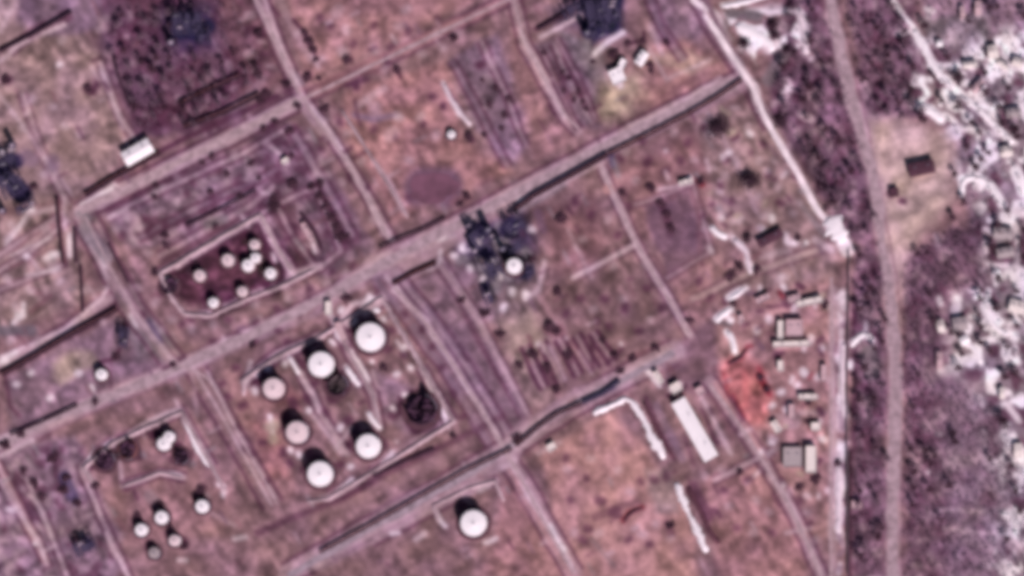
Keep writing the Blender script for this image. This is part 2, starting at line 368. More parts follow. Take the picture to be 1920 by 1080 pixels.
band('1205,-40 1240,50 1280,110', 12, 'U', .5, .5, 6); band('1275,-60 1320,40 1400,160 1440,240', 12, 'u', .5, .5, 6)
band('20,95 50,70 130,25', 12, 'l', .5, .6, 6); band('40,180 80,290 125,380', 12, 'p', .4, .35, 5); band('190,120 225,220 260,270', 10, 'p', .5, .4, 5)
band('-10,860 25,930 85,1050', 14, 'e', .6, .5, 6, ((0, 'p', 6, .6),)); band('50,900 90,990 130,1090', 8, 'p', .5, .4, 5); band('150,870 195,980 245,1090', 10, 'l', .5, .5, 6)
plot('k', [(1085, 530), (1200, 495), (1265, 620), (1130, 650)], .22, am=.5)
plot('b', [(1015, 400), (1110, 350), (1160, 450), (1070, 505)], .3, am=.7, soft=10)
plot('u', [(1205, 385), (1300, 350), (1325, 470), (1250, 510)], .6, am=.8, soft=10)
band('1190,385 1300,345 1335,470 1250,520', 6, 'p', .5, .4, 5)
plot('y', [(940, 600), (1000, 585), (1020, 640), (985, 700), (960, 660)], .45, soft=20)
for q in range(5): band('%d,%d %d,%d' % (985 + q * 32, 650 - q * 6, 1020 + q * 32, 725 - q * 12), 8, 'l', .55, .75, 10)
plot('b', [(1155, 300), (1290, 230), (1330, 310), (1180, 370)], .25, am=.8, soft=10)
# --- linear features: banks, tracks, gravel lines, dark strips
def L(colr, wd, s, a=0.85, soft=6, warp=0.3):
    a = min(.97, a * 1.22)
    stroke(colr, wd, [tuple(float(v) for v in q.split(',')) for q in s.split()], a, soft, warp)
L('l', 34, '-140,900 0,835 150,765 400,662 600,570 720,490', .55)
L('p', 12, '0,822 120,775 290,712 390,672', .55)
L('p', 9, '400,665 560,585 610,560', .35)
L('l', 40, '700,500 860,425 1000,350 1180,255 1385,155', .5)
L('l', 20, '-140,560 150,398', .2)
L('p', 9, '20,90 120,45', .8); L('d', 9, '0,95 60,65 130,25', .75); L('p', 8, '0,115 50,75', .5)
L('p', 7, '0,60 20,20', .4)
L('p', 8, '190,130 230,240', .55); L('p', 7, '0,180 60,260 130,360', .45); L('d', 6, '30,170 80,290', .35)
L('p', 10, '480,0 520,80 560,170', .7); L('l', 14, '525,0 580,110', .35)
L('d', 8, '552,38 575,70 588,98', .8); L('d', 6, '510,10 525,30', .7)
L('p', 8, '585,200 630,260 680,350 722,440', .75); L('l', 12, '560,190 610,260', .6)
L('b', 12, '600,160 650,140 740,130', .6); L('d', 9, '650,160 690,150', .7)
L('D', 7, '745,128 752,145', .6); L('p', 14, '670,200 720,165', .35)
L('U', 12, '665,215 700,225 740,215', .7); L('d', 7, '665,190 675,235', .5)
L('e', 10, '560,170 880,30', .5)
L('p', 8, '700,300 735,350 760,400', .6); L('l', 8, '735,400 790,360', .4)
L('d', 6, '830,155 870,215', .7); L('W', 7, '832,155 845,185 855,200 880,232', .95); L('w', 6, '853,196 862,215', .9)
L('w', 10, '845,248 846,256', .9); L('d', 12, '878,255 884,262', .9)
L('p', 8, '975,60 990,90 1060,220', .75); L('p', 8, '1015,70 1090,28', .9); L('d', 8, '1005,55 1030,40 1062,25', .9)
L('p', 7, '1040,80 1060,130 1110,230', .4); L('d', 5, '1033,85 1055,150 1075,190', .8); L('d', 5, '1055,110 1085,170 1095,200', .7)
L('W', 10, '1115,100 1145,75 1168,60', .85); L('g', 14, '1100,60 1100,90', .6)
L('D', 6, '1175,82 1208,75 1208,60', .7); L('k', 14, '1145,95 1155,110', .8)
L('p', 6, '1215,90 1250,150 1300,125 1330,110', .5); L('w', 14, '1160,138', .95); L('W', 12, '1160,150 1163,160', .9)
L('l', 10, '1220,50 1240,100', .5); L('u', 8, '1225,0 1250,60', .5)
L('p', 7, '1180,235 1240,215 1330,160 1350,145', .65)
L('b', 10, '1300,145 1240,185', .45)
# bright road to the north-east gate
L('W', 15, '1325,30 1350,65 1380,115 1415,165 1425,205', .95); L('W', 9, '1460,265 1500,330 1530,395 1570,430', .9)
L('W', 9, '1425,205 1462,268', .75)
L('W', 13, '1300,0 1325,18', .9); L('w', 9, '1355,10 1400,2 1440,-10', .9)
L('w', 26, '1395,55 1430,75', .95); L('w', 20, '1430,55 1445,90', .8); L('w', 9, '1400,22 1500,20', .7); L('W', 8, '1440,25 1500,18 1512,100', .9)
L('G', 20, '1370,25 1420,30', .8); L('k', 9, '1362,40 1380,80', .6)
L('W', 18, '1500,30 1510,98', .35); L('G', 24, '1470,100 1440,150', .6); L('p', 24, '1465,50 1440,90', .5)
L('u', 10, '1325,0 1340,40 1390,130', .6)
L('p', 14, '1475,155 1478,170', .7); L('W', 10, '1470,172 1480,165', .9); L('p', 14, '1500,215 1520,225', .6)
L('l', 10, '1420,195 1470,290', .5); L('p', 10, '1450,195 1475,180', .5)
L('W', 26, '1560,425 1575,440 1588,470', .95); L('p', 14, '1530,450 1560,470', .6); L('g', 12, '1500,380 1545,440', .4)
# centre
L('l', 26, '735,520 835,455 900,420', .5)
L('W', 7, '805,505 825,492 825,470', .6); L('W', 8, '822,452 850,440', .6)
L('p', 7, '740,530 820,498', .5); L('D', 8, '738,532 775,510 815,494', .85)
L('W', 6, '870,455 870,470 905,460', .6); L('g', 12, '920,470 950,455', .6)
L('p', 10, '985,560 1010,545 1020,490', .6)
L('g', 10, '970,398 1000,380 1060,345', .5); L('p', 8, '1000,372 1040,350 1130,305', .5)
L('n', 12, '1145,290 1150,310', .6); L('g', 10, '1150,300 1160,330', .5)
L('u', 16, '1010,400 1020,430', .6); L('l', 8, '1065,430 1110,520', .4)
L('p', 8, '1075,520 1150,480 1190,460', .55)
L('p', 8, '1130,320 1150,370 1200,470 1245,545 1290,625', .7)
L('o', 22, '1140,355', .7); L('p', 7, '1235,355 1290,345', .6); L('w', 8, '1278,345 1295,338', .9); L('w', 6, '1294,332 1294,345', .7)
L('R', 12, '1310,337 1316,345', .8); L('d', 10, '1218,345 1222,355', .8); L('d', 7, '1165,350 1175,370', .5)
L('p', 6, '1325,300 1330,320', .6); L('b', 8, '1200,330 1220,300', .6); L('W', 8, '1248,283', .5)
L('d', 14, '1238,380 1250,400 1258,440', .55); L('u', 10, '1250,430 1262,450', .5)
L('l', 8, '1355,250 1390,330 1420,400', .5); L('b', 8, '1312,375 1312,470', .5)
L('w', 9, '1335,427 1348,440 1362,445', .95); L('W', 10, '1375,445 1400,470 1408,505', .85); L('w', 6, '1398,485 1408,510', .9)
L('p', 14, '1430,480 1480,470', .4); L('W', 10, '1475,440 1478,455', .7); L('w', 8, '1513,455', .9)
L('o', 14, '1280,560 1330,520 1400,480', .4)
L('w', 12, '1365,560 1390,545', .9); L('w', 13, '1345,598 1370,580', .95); L('w', 9, '1385,548 1400,540', .7)
L('w', 10, '1363,622 1372,635 1378,660', .95); L('W', 8, '1388,590 1390,605', .6); L('G', 8, '1350,605 1370,610', .7)
L('R', 7, '1365,680 1390,670 1397,655', .8); L('R', 8, '1375,740 1395,780', .55); L('R', 9, '1420,705 1440,735', .7)
L('r', 12, '1395,700 1400,760', .8); L('o', 10, '1340,720 1400,800 1440,870', .5); L('b', 8, '1330,740 1370,810', .45)
L('o', 12, '1420,555 1490,590', .5); L('d', 8, '1440,575 1490,570', .5)
L('W', 9, '1490,575 1530,560 1540,562', .95); L('W', 7, '1530,560 1530,575', .7)
L('p', 8, '1560,540 1558,1010', .6); L('d', 4, '1567,650 1567,760', .8)
L('W', 10, '1580,640 1578,740 1585,780', .85); L('p', 18, '1575,560 1578,600', .5); L('w', 8, '1578,548 1580,562', .8)
L('w', 10, '1600,640 1620,625 1635,635', .95); L('w', 6, '1623,605 1624,625', .7); L('w', 14, '1597,680 1595,685', .8)
L('W', 10, '1640,640 1636,655', .5); L('G', 30, '1630,660 1635,700', .6)
L('p', 20, '1578,775 1575,800', .7); L('p', 15, '1576,840 1572,990', .7); L('W', 13, '1573,880 1572,915', .8)
L('p', 10, '1586,830', .8); L('D', 7, '1591,850 1591,1005', .9); L('d', 5, '1558,890 1558,920', .6); L('D', 5, '1602,580 1602,610', .9)
L('p', 15, '1605,945', .8); L('d', 6, '1598,740 1600,860', .5)
L('p', 8, '1440,880 1490,960 1505,1000', .7); L('p', 8, '1475,1000 1520,990', .5); L('p', 7, '1400,905 1440,870', .7)
L('W', 8, '1498,740 1530,745', .95); L('w', 9, '1462,680 1464,690', .95); L('W', 8, '1482,755', .8); L('p', 10, '1503,775 1545,775', .4)
L('p', 30, '1490,790 1450,790', .3); L('p', 10, '1462,620 1462,640', .8)
# parallel gravel tracks south of centre
L('p', 7, '735,545 800,600 860,700 940,830', .75); L('l', 8, '830,500 900,610 985,770', .6)
L('d', 7, '868,590 920,680 950,730', .45); L('u', 8, '840,610 900,700', .4)
L('u', 10, '770,570 800,620', .35); L('W', 6, '790,690 815,740 835,790', .6)
L('p', 7, '390,700 430,780 515,935', .7); L('l', 8, '360,700 370,780', .4)
L('p', 9, '955,860 990,930 1040,1000 1070,1060', .75); L('W', 9, '1033,985 1042,1010 1058,1030', .85)
L('e', 16, '970,900 990,1000', .3); L('W', 12, '1030,842 1035,835', .85); L('p', 10, '950,850 985,830 1020,800', .5)
L('p', 14, '940,875 965,860', .7); L('W', 6, '925,865 945,850', .7)
L('l', 40, '600,1050 760,960 960,845', .45); L('p', 6, '700,960 860,880', .25)
L('l', 16, '700,1000 850,930 960,860', .35)
L('l', 32, '960,825 1080,745 1170,710 1270,660', .55); L('p', 7, '1170,708 1215,682 1255,660', .9)
L('d', 9, '1010,800 1040,775 1090,755', .75); L('N', 9, '1090,752 1130,735 1158,716', .7); L('n', 10, '1120,740 1150,725', .5)
L('u', 14, '1240,680 1280,690', .4)
L('W', 9, '1215,695 1235,722', .9); L('W', 15, '1262,730 1272,722', .85); L('D', 6, '1250,742 1278,732 1284,722', .8)
L('p', 9, '1308,735 1340,790 1370,850', .55); L('W', 9, '1310,730', .7); L('d', 7, '1315,770 1345,830', .6)
L('d', 8, '1210,745 1240,810 1265,860', .6); L('U', 14, '1230,760 1280,860', .5); L('d', 7, '1285,820 1300,870', .4)
L('D', 9, '1290,915 1310,950 1330,995 1345,1015', .85); L('d', 18, '1300,910 1330,970', .5)
L('b', 14, '1115,970 1160,950 1195,940', .6); L('R', 9, '1170,975 1180,960 1205,950', .75); L('d', 14, '1250,980 1258,1000', .4)
L('p', 8, '1010,850 1050,830', .4); L('k', 10, '1200,790 1230,840', .3)
L('o', 26, '1140,810 1160,880', .5); L('G', 10, '1110,1010 1150,1060', .3)
# left-centre
L('l', 24, '150,395 300,325 560,190', .6); L('W', 14, '155,385 215,350', .75); L('g', 16, '150,400 165,410', .7)
L('d', 10, '165,364 215,332 270,300 330,268 420,225 520,180', .8); L('d', 8, '200,392 300,345 350,318', .6); L('p', 7, '205,408 240,395', .6)
L('d', 6, '110,370 112,420 122,500', .9); L('N', 6, '141,430 143,490', .9); L('d', 6, '150,500 155,580', .7)
L('W', 6, '131,440 130,480', .8); L('p', 6, '120,370 120,430', .5); L('p', 20, '95,490 100,505', .5)
L('l', 18, '150,410 200,500 250,580 330,690', .4); L('p', 6, '165,450 200,520', .6); L('W', 7, '190,480 195,500', .5)
L('d', 7, '205,460 225,500 238,525', .7); L('k', 24, '215,500 230,530', .4)
L('g', 26, '160,430 200,480', .5)
L('p', 9, '330,500 400,455 480,410', .75); L('p', 9, '490,410 520,470 545,510', .8); L('W', 6, '570,425 585,450 590,470', .85)
L('D', 6, '565,400 590,435 602,465', .7); L('W', 7, '512,478 516,490', .7); L('p', 10, '540,515 600,495', .5)
L('d', 10, '600,360 625,400 645,450', .75); L('d', 7, '515,375 512,400', .9); L('d', 7, '548,335 552,355', .8)
L('d', 8, '580,350 600,345', .8); L('d', 6, '350,420 480,360', .5); L('d', 6, '300,455 340,440', .3)
L('W', 9, '533,300 537,305', .8); L('p', 8, '510,275 525,290', .6); L('p', 8, '490,360 505,362', .6); L('p', 7, '395,410 415,400', .6)
L('p', 7, '410,390 450,370', .4); L('G', 18, '390,420 420,410', .6); L('p', 8, '460,335 480,330', .5)
L('p', 8, '380,590 440,565 530,535 600,500', .55)
L('p', 10, '10,450 60,400 100,390', .5); L('W', 5, '10,460 30,435 60,385', .7); L('b', 6, '20,480 60,440 100,425', .5)
L('W', 5, '20,480 95,445', .5); L('b', 7, '20,500 100,465', .5); L('W', 10, '85,485 108,475', .55); L('W', 6, '50,515 110,505', .5)
L('b', 7, '60,585 95,555', .7); L('k', 6, '65,590 105,560', .7); L('W', 9, '25,605 45,590 45,570', .7); L('b', 12, '75,550 60,540', .5)
L('p', 7, '0,670 120,620 190,560 200,540', .85); L('W', 9, '0,680 30,660', .8); L('G', 20, '0,620 60,620', .7)
L('D', 9, '10,700 60,670 150,620 215,580', .9); L('d', 7, '10,700 20,760 38,780', .6)
L('D', 14, '233,610 232,640', .85); L('d', 8, '225,655 215,672 185,678', .85); L('d', 6, '208,680 208,730', .4)
L('W', 9, '170,725 175,735', .8); L('G', 8, '175,745 215,750', .5); L('W', 8, '245,590 255,610', .5); L('n', 12, '280,600 300,640', .35)
L('D', 9, '85,788 115,775 145,760', .8); L('d', 10, '40,805 70,795', .8); L('d', 8, '310,690 345,670', .7)
L('p', 10, '155,760 130,770', .2)
# tank compounds
L('W', 9, '160,870 175,850 215,828', .9); L('p', 9, '225,825 280,790 330,770', .75); L('w', 7, '345,790 360,820 380,860 392,872', .85)
L('G', 14, '330,850 360,870', .6); L('p', 7, '225,850 228,900', .5); L('p', 7, '255,905 300,885 335,893', .55); L('W', 8, '320,888 337,893', .6)
L('W', 8, '408,910 418,912 418,930', .85); L('d', 12, '380,915', .6); L('p', 7, '370,950 440,985', .3); L('W', 9, '440,1010 460,1008', .5)
L('k', 14, '350,1000 430,1000', .2); L('g', 20, '280,930 300,950', .3); L('W', 8, '335,1050 350,1050', .5); L('W', 12, '290,1030', .6)
L('p', 9, '200,1000 215,1040 240,1080', .6); L('p', 8, '0,900 20,940 70,1010 90,1060', .6); L('p', 8, '55,930 80,960 95,1010', .6)
L('p', 10, '0,855 30,840 60,825', .7); L('W', 12, '15,955 25,958', .5); L('W', 8, '65,1020', .8); L('n', 24, '120,895 135,930', .5); L('n', 10, '140,945', .6)
L('N', 14, '160,1010 170,1020', .7); L('p', 6, '150,880 190,970', .4)
L('W', 9, '460,715 475,700 520,670 580,640', .55); L('w', 7, '543,672 555,690 560,700', .9); L('W', 8, '470,680 460,720', .5)
L('W', 9, '618,590 615,570', .9); L('W', 9, '628,600 632,630 650,645', .85); L('p', 9, '640,600 660,570 700,562', .8); L('W', 8, '680,575 700,560', .7)
L('w', 7, '706,582', .95); L('W', 9, '621,640 625,645', .8); L('W', 8, '655,655 668,675 690,715', .75); L('w', 8, '650,690 660,708 672,722', .9)
L('W', 5, '672,675 685,700 690,712', .8); L('w', 7, '697,678', .9); L('p', 8, '565,710 590,740 600,770', .6); L('W', 12, '580,770', .8); L('p', 9, '590,780 620,820 640,850', .6)
L('W', 8, '505,780 510,810', .8); L('W', 9, '735,765 738,770', .8); L('w', 9, '693,775 700,790 712,800', .85); L('p', 8, '630,840 660,800', .6)
L('W', 7, '745,640 760,665', .6); L('W', 7, '780,665 784,668', .6); L('W', 6, '800,700 805,720 835,780', .75); L('W', 7, '830,765 840,800', .6)
L('W', 9, '720,870 735,850', .85); L('W', 8, '630,925 660,898', .85); L('p', 8, '600,935 615,933', .8); L('p', 8, '745,830', .7)
L('p', 10, '840,790 700,870', .3); L('d', 7, '700,890 740,870 800,845 820,840', .6); L('d', 7, '645,935 700,905', .5)
L('W', 7, '815,955 825,975 835,985', .9); L('W', 8, '735,1000 748,997', .7); L('p', 12, '780,1010 795,1000', .7); L('W', 8, '910,1018 930,1008', .7)
L('g', 10, '900,920 920,905', .7); L('p', 7, '870,930 920,910', .6)
L('k', 26, '640,725 655,740', .6); L('p', 8, '1010,640 1020,660', .5); L('W', 9, '1005,645', .7); L('W', 6, '1060,635', .7); L('p', 7, '1030,650 1060,710', .6)
L('d', 9, '1020,690 1045,735', .5); L('d', 8, '1065,660 1070,680', .5); L('d', 7, '1110,650 1112,690', .7); L('W', 7, '1165,645', .7); L('d', 10, '1145,675 1165,655', .6)
L('b', 12, '1180,670 1210,660', .6); L('p', 7, '1085,660 1110,700', .4); L('b', 26, '1030,615 1045,620', .7)
L('u', 78, '795,352 832,352', .6, 16); L('d', 34, '800,345 838,352', .55, 12); L('u', 46, '785,350 840,345', .6, 14); L('b', 14, '850,380 880,370', .6)
L('o', 20, '740,300 860,290', .4)
# snow and bright ground of the north-east
L('w', 9, '1675,0 1695,30 1712,50', .8); L('w', 14, '1715,58 1735,95 1755,130 1790,165', .95); L('W', 10, '1680,62 1710,60', .8)
L('w', 12, '1790,165 1815,185 1850,220 1890,260', .95); L('w', 18, '1715,195 1745,205 1765,225', .9); L('w', 10, '1725,150 1740,175 1720,195', .8)
L('w', 12, '1760,125 1820,120', .7); L('w', 16, '1810,120 1825,125', .7); L('w', 18, '1860,95 1862,110', .95); L('w', 8, '1870,115 1890,130', .8)
L('w', 12, '1820,175 1840,150', .85); L('w', 10, '1905,115 1925,130', .9); L('w', 20, '1895,205 1925,215', .7); L('w', 8, '1735,15 1750,20', .6)
L('W', 7, '1800,10 1806,35', .8); L('W', 7, '1825,0 1838,10 1836,30', .8); L('w', 9, '1761,80', .95); L('W', 10, '1740,30 1745,18', .5)
L('w', 12, '1800,240 1870,250', .6); L('w', 10, '1870,175 1880,170', .6); L('w', 12, '1770,215 1790,228', .7)
L('w', 16, '1803,335 1830,335 1860,350 1880,385', .85); L('w', 16, '1880,280 1890,290', .85); L('w', 24, '1905,320 1920,360', .8); L('w', 10, '1803,345 1805,365', .8)
L('W', 12, '1845,430 1875,440 1890,440', .9); L('W', 9, '1845,440 1850,470', .85); L('W', 10, '1850,495 1880,500 1910,500', .85); L('g', 26, '1880,430 1880,470', .8); L('W', 14, '1905,395 1925,400', .8)
L('W', 9, '1905,420 1908,490', .8); L('w', 14, '1845,575 1855,600 1870,625', .85); L('w', 9, '1855,545 1850,580', .8); L('w', 18, '1870,620 1900,630', .7)
L('w', 12, '1805,640 1830,655 1840,680', .9); L('w', 10, '1762,560 1763,570', .7); L('W', 9, '1760,600 1770,620', .8); L('W', 8, '1760,660 1762,695', .8); L('w', 10, '1795,560', .7)
L('w', 12, '1900,560 1925,590', .9); L('w', 8, '1905,650 1908,680', .7); L('W', 10, '1878,730 1880,745', .8); L('W', 12, '1890,760 1910,790', .8)
L('w', 10, '1905,840 1915,860', .8); L('w', 14, '1885,965 1905,975', .95); L('w', 10, '1900,980 1905,995', .9); L('W', 10, '1890,850', .6)
L('W', 7, '1739,885', .8); L('p', 7, '1760,955 1780,955 1845,960', .6); L('p', 7, '1770,990 1860,1000', .5); L('W', 7, '1755,815 1765,815', .6); L('p', 24, '1900,1020 1920,1030', .6)
L('p', 24, '1780,870 1830,860', .3); L('G', 30, '1860,180 1880,165', .4); L('d', 14, '1835,420 1840,450', .4); L('p', 8, '1755,440 1760,460', .6)
L('d', 30, '1890,940 1850,935', .3); L('G', 24, '1895,470 1900,480', .4)

dabs('W', '850,478,9 865,462,8 882,500,8 900,480,9 912,470,8 935,452,9 948,440,8 925,492,8 938,520,9 905,525,8 960,545,10 985,552,10 1000,430,8 945,575,9 975,375,8 895,452,8', .75)
dabs('g', '870,485,16 905,500,16 940,430,14 985,470,14 930,535,14 955,520,14', .6)
dabs('p', '118,75,10 60,185,9 98,200,9 40,240,10 120,235,9 85,325,9 150,255,9 52,365,10 20,420,9 88,430,10 12,520,12 60,545,12 110,530,9 30,580,12 160,545,10 190,600,9 70,640,10 18,640,10', .7)
dabs('W', '50,480,7 100,478,9 40,590,10 10,675,9 62,392,7 57,700,7 30,720,7 95,745,7 150,700,8 5,290,9 22,275,8 110,122,6', .7)
dabs('p', '610,225,10 655,250,10 615,330,10 680,300,10 700,410,12 765,300,10 790,215,12 820,250,12 745,215,12 650,60,12 700,90,12 760,20,12 820,60,10 600,110,9 640,100,9 720,130,10 560,60,9 790,100,10 830,90,8', .55)
dabs('d', '640,230,10 700,245,9 605,260,8 655,330,9 740,260,8 765,370,9 690,350,8 810,180,10 795,230,8 620,50,9 700,50,9 765,60,9 820,35,8 660,85,9 735,85,8 600,30,8', .5)
dabs('d', '1165,300,10 1205,265,10 1245,320,12 1290,265,10 1320,240,9 1275,300,9 1215,300,12 1180,390,10 1160,440,10 1110,400,10 1080,380,9 1130,560,10 1170,580,12 1210,540,10 1240,580,9 1090,560,10 1060,590,10 1140,610,9 1195,620,10 1120,600,8 1330,560,10 1310,530,9 1360,300,9 1380,260,8 1430,270,9 1440,330,9 1460,380,10 1480,300,8 1370,380,9 1350,350,8', .55)
dabs('p', '1175,285,9 1210,250,9 1265,245,10 1300,300,9 1190,340,9 1140,410,9 1090,450,10 1150,500,10 1210,500,9 1110,580,10 1165,560,9 1220,600,9 1360,330,9 1380,300,10 1425,300,10 1450,300,9 1460,350,10 1420,370,9 1350,400,9 1375,415,9 1330,250,9 1400,240,9 1440,400,10 1485,400,9 1445,480,10 1460,520,9', .55)
dabs('W', '1405,250,8 1448,412,9 1430,430,8 1368,285,7 1487,455,9 1470,540,8 1420,620,8 1440,600,8 1468,735,9 1478,765,9 1497,720,7 1510,700,8 1450,830,8 1465,905,8 1545,825,8 1540,655,7 1450,760,8 1425,850,7', .7)
dabs('d', '560,590,9 520,620,8 480,640,9 540,640,8 440,690,9 460,760,12 490,830,9 530,850,12 545,870,10 575,850,10 640,870,12 650,790,12 720,830,12 740,780,12 610,770,11 590,720,9 650,650,10 735,620,9 725,655,10 550,760,16 575,745,12 475,850,9 500,900,9 445,800,8 460,840,8 430,745,9 415,720,8 760,590,8 790,620,8 810,650,9 830,690,8 850,740,9 870,780,8 755,665,9', .6)
dabs('W', '560,850,8 545,845,7 640,800,8 655,875,7 745,700,7 760,740,7 610,700,7 480,735,8 505,690,8 535,680,7 480,700,7 590,660,6 665,600,9 640,580,8 690,560,8 720,600,7 758,650,7 770,690,7 820,745,7', .75)
dabs('y', '505,800,18 512,825,14', .6)
dabs('p', '240,410,10 265,430,9 300,400,10 330,380,9 360,395,9 250,450,9 220,430,10 280,475,9 330,330,9 400,330,9 440,290,9 500,270,9 575,260,8 600,300,8 640,340,8 590,330,8 260,540,10 290,570,10 320,600,9 300,620,8 360,620,10 400,610,10 480,570,10 540,560,10 610,530,9 650,510,9 420,640,9', .55)
dabs('d', '230,440,10 270,410,9 310,420,10 350,360,10 400,370,9 430,370,9 360,340,8 500,300,10 520,330,10 480,300,8 540,270,10 560,300,9 600,280,8 280,430,8 340,610,9 300,550,9 270,590,8 360,600,9 430,600,8 480,600,9 520,580,9 620,510,9 660,500,9 580,540,9 400,640,8 450,630,8', .55)
dabs('d', '1060,860,9 1100,900,8 1130,940,14 1150,960,16 1100,990,12 1200,900,9 1230,900,12 1250,890,12 1070,940,8 1090,1010,12 1180,1010,9 1220,1020,10 1360,920,9 1400,900,12 1430,880,10 1380,990,9 1450,1000,9 1340,960,8 1465,900,10 1500,940,10 1520,980,9', .5)
dabs('p', '1065,880,10 1110,860,10 1160,880,9 1180,920,9 1120,1000,12 1200,1000,12 1230,980,9 1370,950,10 1420,940,10 1410,1000,10 1440,960,9 1320,890,10 1350,880,9 1480,920,9 1510,960,9 1530,1010,9 1255,1010,8 1075,1000,9', .5)
br = random.Random(3)
for i in range(420):
    x = br.uniform(0, 1560); y = br.uniform(0, 1080)
    ang = math.radians(-26 if br.random() < .5 else 61) + br.uniform(-.08, .08); l = br.uniform(5, 26)
    c_ = br.choice(['p', 'l', 'd', 'd', 'b', 'b', 'g', 'u']); dx = math.cos(ang) * l / 2; dy = math.sin(ang) * l / 2
    k0, k1 = int(np.searchsorted(gx, x)), int(np.searchsorted(gy, y))
    stroke(c_, br.uniform(4, 8), [(x - dx, y - dy), (x + dx, y + dy)], br.uniform(.35, .75), 5, .3)
br = random.Random(9)
for i in range(90):
    x = br.uniform(1360, 1555); y = br.uniform(515, 1000)
    if x < 1340 + (y - 540) * .4: continue
    if 1345 < x < 1455 and 670 < y < 800: continue
    stroke(br.choice(['p', 'W', 'w', 'd', 'd', 'b', 'y', 'R']), br.uniform(6, 13), [(x, y), (x + br.uniform(-9, 9), y + br.uniform(-9, 9))], br.uniform(.5, .9), 5, .3)
for i in range(60):
    x = br.uniform(1310, 1560); y = br.uniform(200, 500)
    if x > 1440 + (y - 200) * .5: continue
    stroke(br.choice(['p', 'p', 'W', 'd', 'd', 'g', 'y']), br.uniform(6, 12), [(x, y), (x + br.uniform(-9, 9), y + br.uniform(-9, 9))], br.uniform(.4, .75), 5, .3)
stroke('d', 12, [(1372, 745), (1392, 785)], .6, 8, .4); stroke('R', 10, [(1422, 690), (1445, 740)], .7, 8, .4); stroke('R', 8, [(1355, 700), (1365, 740)], .5, 8, .4)
for i in range(60):                          # patchy snow along the outside of the perimeter fence
    y = br.uniform(540, 1080); stroke(br.choice(['W', 'w', 'p', 'U']), br.uniform(7, 13), [(1577 + br.uniform(-6, 6), y), (1577 + br.uniform(-6, 6), y + br.uniform(5, 20))], .7, 5, .3)
stroke('D', 8, [(1592, 845), (1593, 1200)], .8, 6, .2); stroke('d', 8, [(1604, 560), (1602, 840)], .5, 6, .4); stroke('p', 8, [(1566, 540), (1564, 1080)], .4, 5, .3)
ex = smooth_line(parse('1525,-160 1557,0 1572,80 1592,170 1608,220 1640,330 1650,430 1668,540 1678,640 1680,780 1674,900 1676,1240'))
stroke('l', 32, ex, .55, 12, .4); stroke('d', 4, [(p[0] - 17, p[1]) for p in ex], .35, 5, .5); stroke('d', 4, [(p[0] + 18, p[1]) for p in ex if not 200 < p[1] < 520], .4, 5, .5)
# darker patches
dabs('d', '165,165,16 180,155,9 10,150,12 300,215,16 280,200,12 375,175,14 320,205,14 484,62,14 500,180,14 490,188,10 543,245,12 515,230,12 495,242,10 576,145,12 537,160,12 650,112,9 670,165,9 724,114,9 832,200,8 906,120,12 1060,145,8 1085,172,8 1250,78,8 1446,48,14 1474,92,10 1463,225,12 1490,187,10 1695,378,9 1675,360,13', .7)
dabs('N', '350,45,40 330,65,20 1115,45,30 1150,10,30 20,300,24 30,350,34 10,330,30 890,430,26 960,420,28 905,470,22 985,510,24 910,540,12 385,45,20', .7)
dabs('u', '230,20,40 260,160,50 235,120,30 400,110,40 420,80,26 300,100,40 330,160,30 440,230,20', .45)
dabs('p', '200,35,12 190,55,10 278,150,9 345,105,8 395,140,12 430,120,10 335,185,7 330,225,7 355,150,12 245,30,8 240,70,8 300,30,7 410,180,8 440,165,8 390,190,7 470,220,8 270,215,7 250,120,7 295,120,6 310,165,6', .5)
dabs('l', '630,25,18 640,95,16 745,50,12 705,200,20 730,255,20 855,60,12 930,115,18 918,150,14', .6)
dabs('U', '90,30,20 100,310,20 60,300,24', .5)

hue = lattice(34, 31)(GX, GY)
col *= (1 + (mot - 1) * .25)[..., None]
col[..., 2] *= 1 + 0.07 * hue; col[..., 1] *= 1 - 0.01 * hue
col = np.clip((col - 128) * 1.12 + 125, 34, 250) / 255.0
lincol = np.where(col <= 0.04045, col / 12.92, ((col + 0.055) / 1.055) ** 2.4) * K

ny, nx = GX.shape
relief = lattice(40, 41)(GX, GY) * 0.0
verts = np.stack([(GX - 960) * SC, (540 - GY) * SC, relief], -1).reshape(-1, 3)
idx = np.arange(ny * nx).reshape(ny, nx)
quads = np.stack([idx[:-1, :-1], idx[1:, :-1], idx[1:, 1:], idx[:-1, 1:]], -1).reshape(-1, 4)
me = bpy.data.meshes.new('ground')
me.vertices.add(len(verts)); me.vertices.foreach_set('co', verts.ravel())
me.loops.add(quads.size); me.loops.foreach_set('vertex_index', quads.ravel().astype(np.int32))
me.polygons.add(len(quads)); me.polygons.foreach_set('loop_start', (np.arange(len(quads)) * 4).astype(np.int32))
me.polygons.foreach_set('loop_total', np.full(len(quads), 4, np.int32))
me.update(calc_edges=True)
ca = me.color_attributes.new('soil', 'FLOAT_COLOR', 'POINT')
ca.data.foreach_set('color', np.concatenate([lincol.reshape(-1, 3), np.ones((ny * nx, 1))], 1).ravel().astype(np.float32))
gm = bpy.data.materials.new('soil_and_gravel'); gm.use_nodes = True; t = gm.node_tree; b = t.nodes['Principled BSDF']
b.inputs['Roughness'].default_value = 0.95; b.inputs['Specular IOR Level'].default_value = 0.1
at = t.nodes.new('ShaderNodeAttribute'); at.attribute_name = 'soil'
tc = t.nodes.new('ShaderNodeNewGeometry')
nz = t.nodes.new('ShaderNodeTexNoise'); nz.inputs['Scale'].default_value = 0.45; nz.inputs['Detail'].default_value = 6
t.links.new(tc.outputs['Position'], nz.inputs['Vector'])
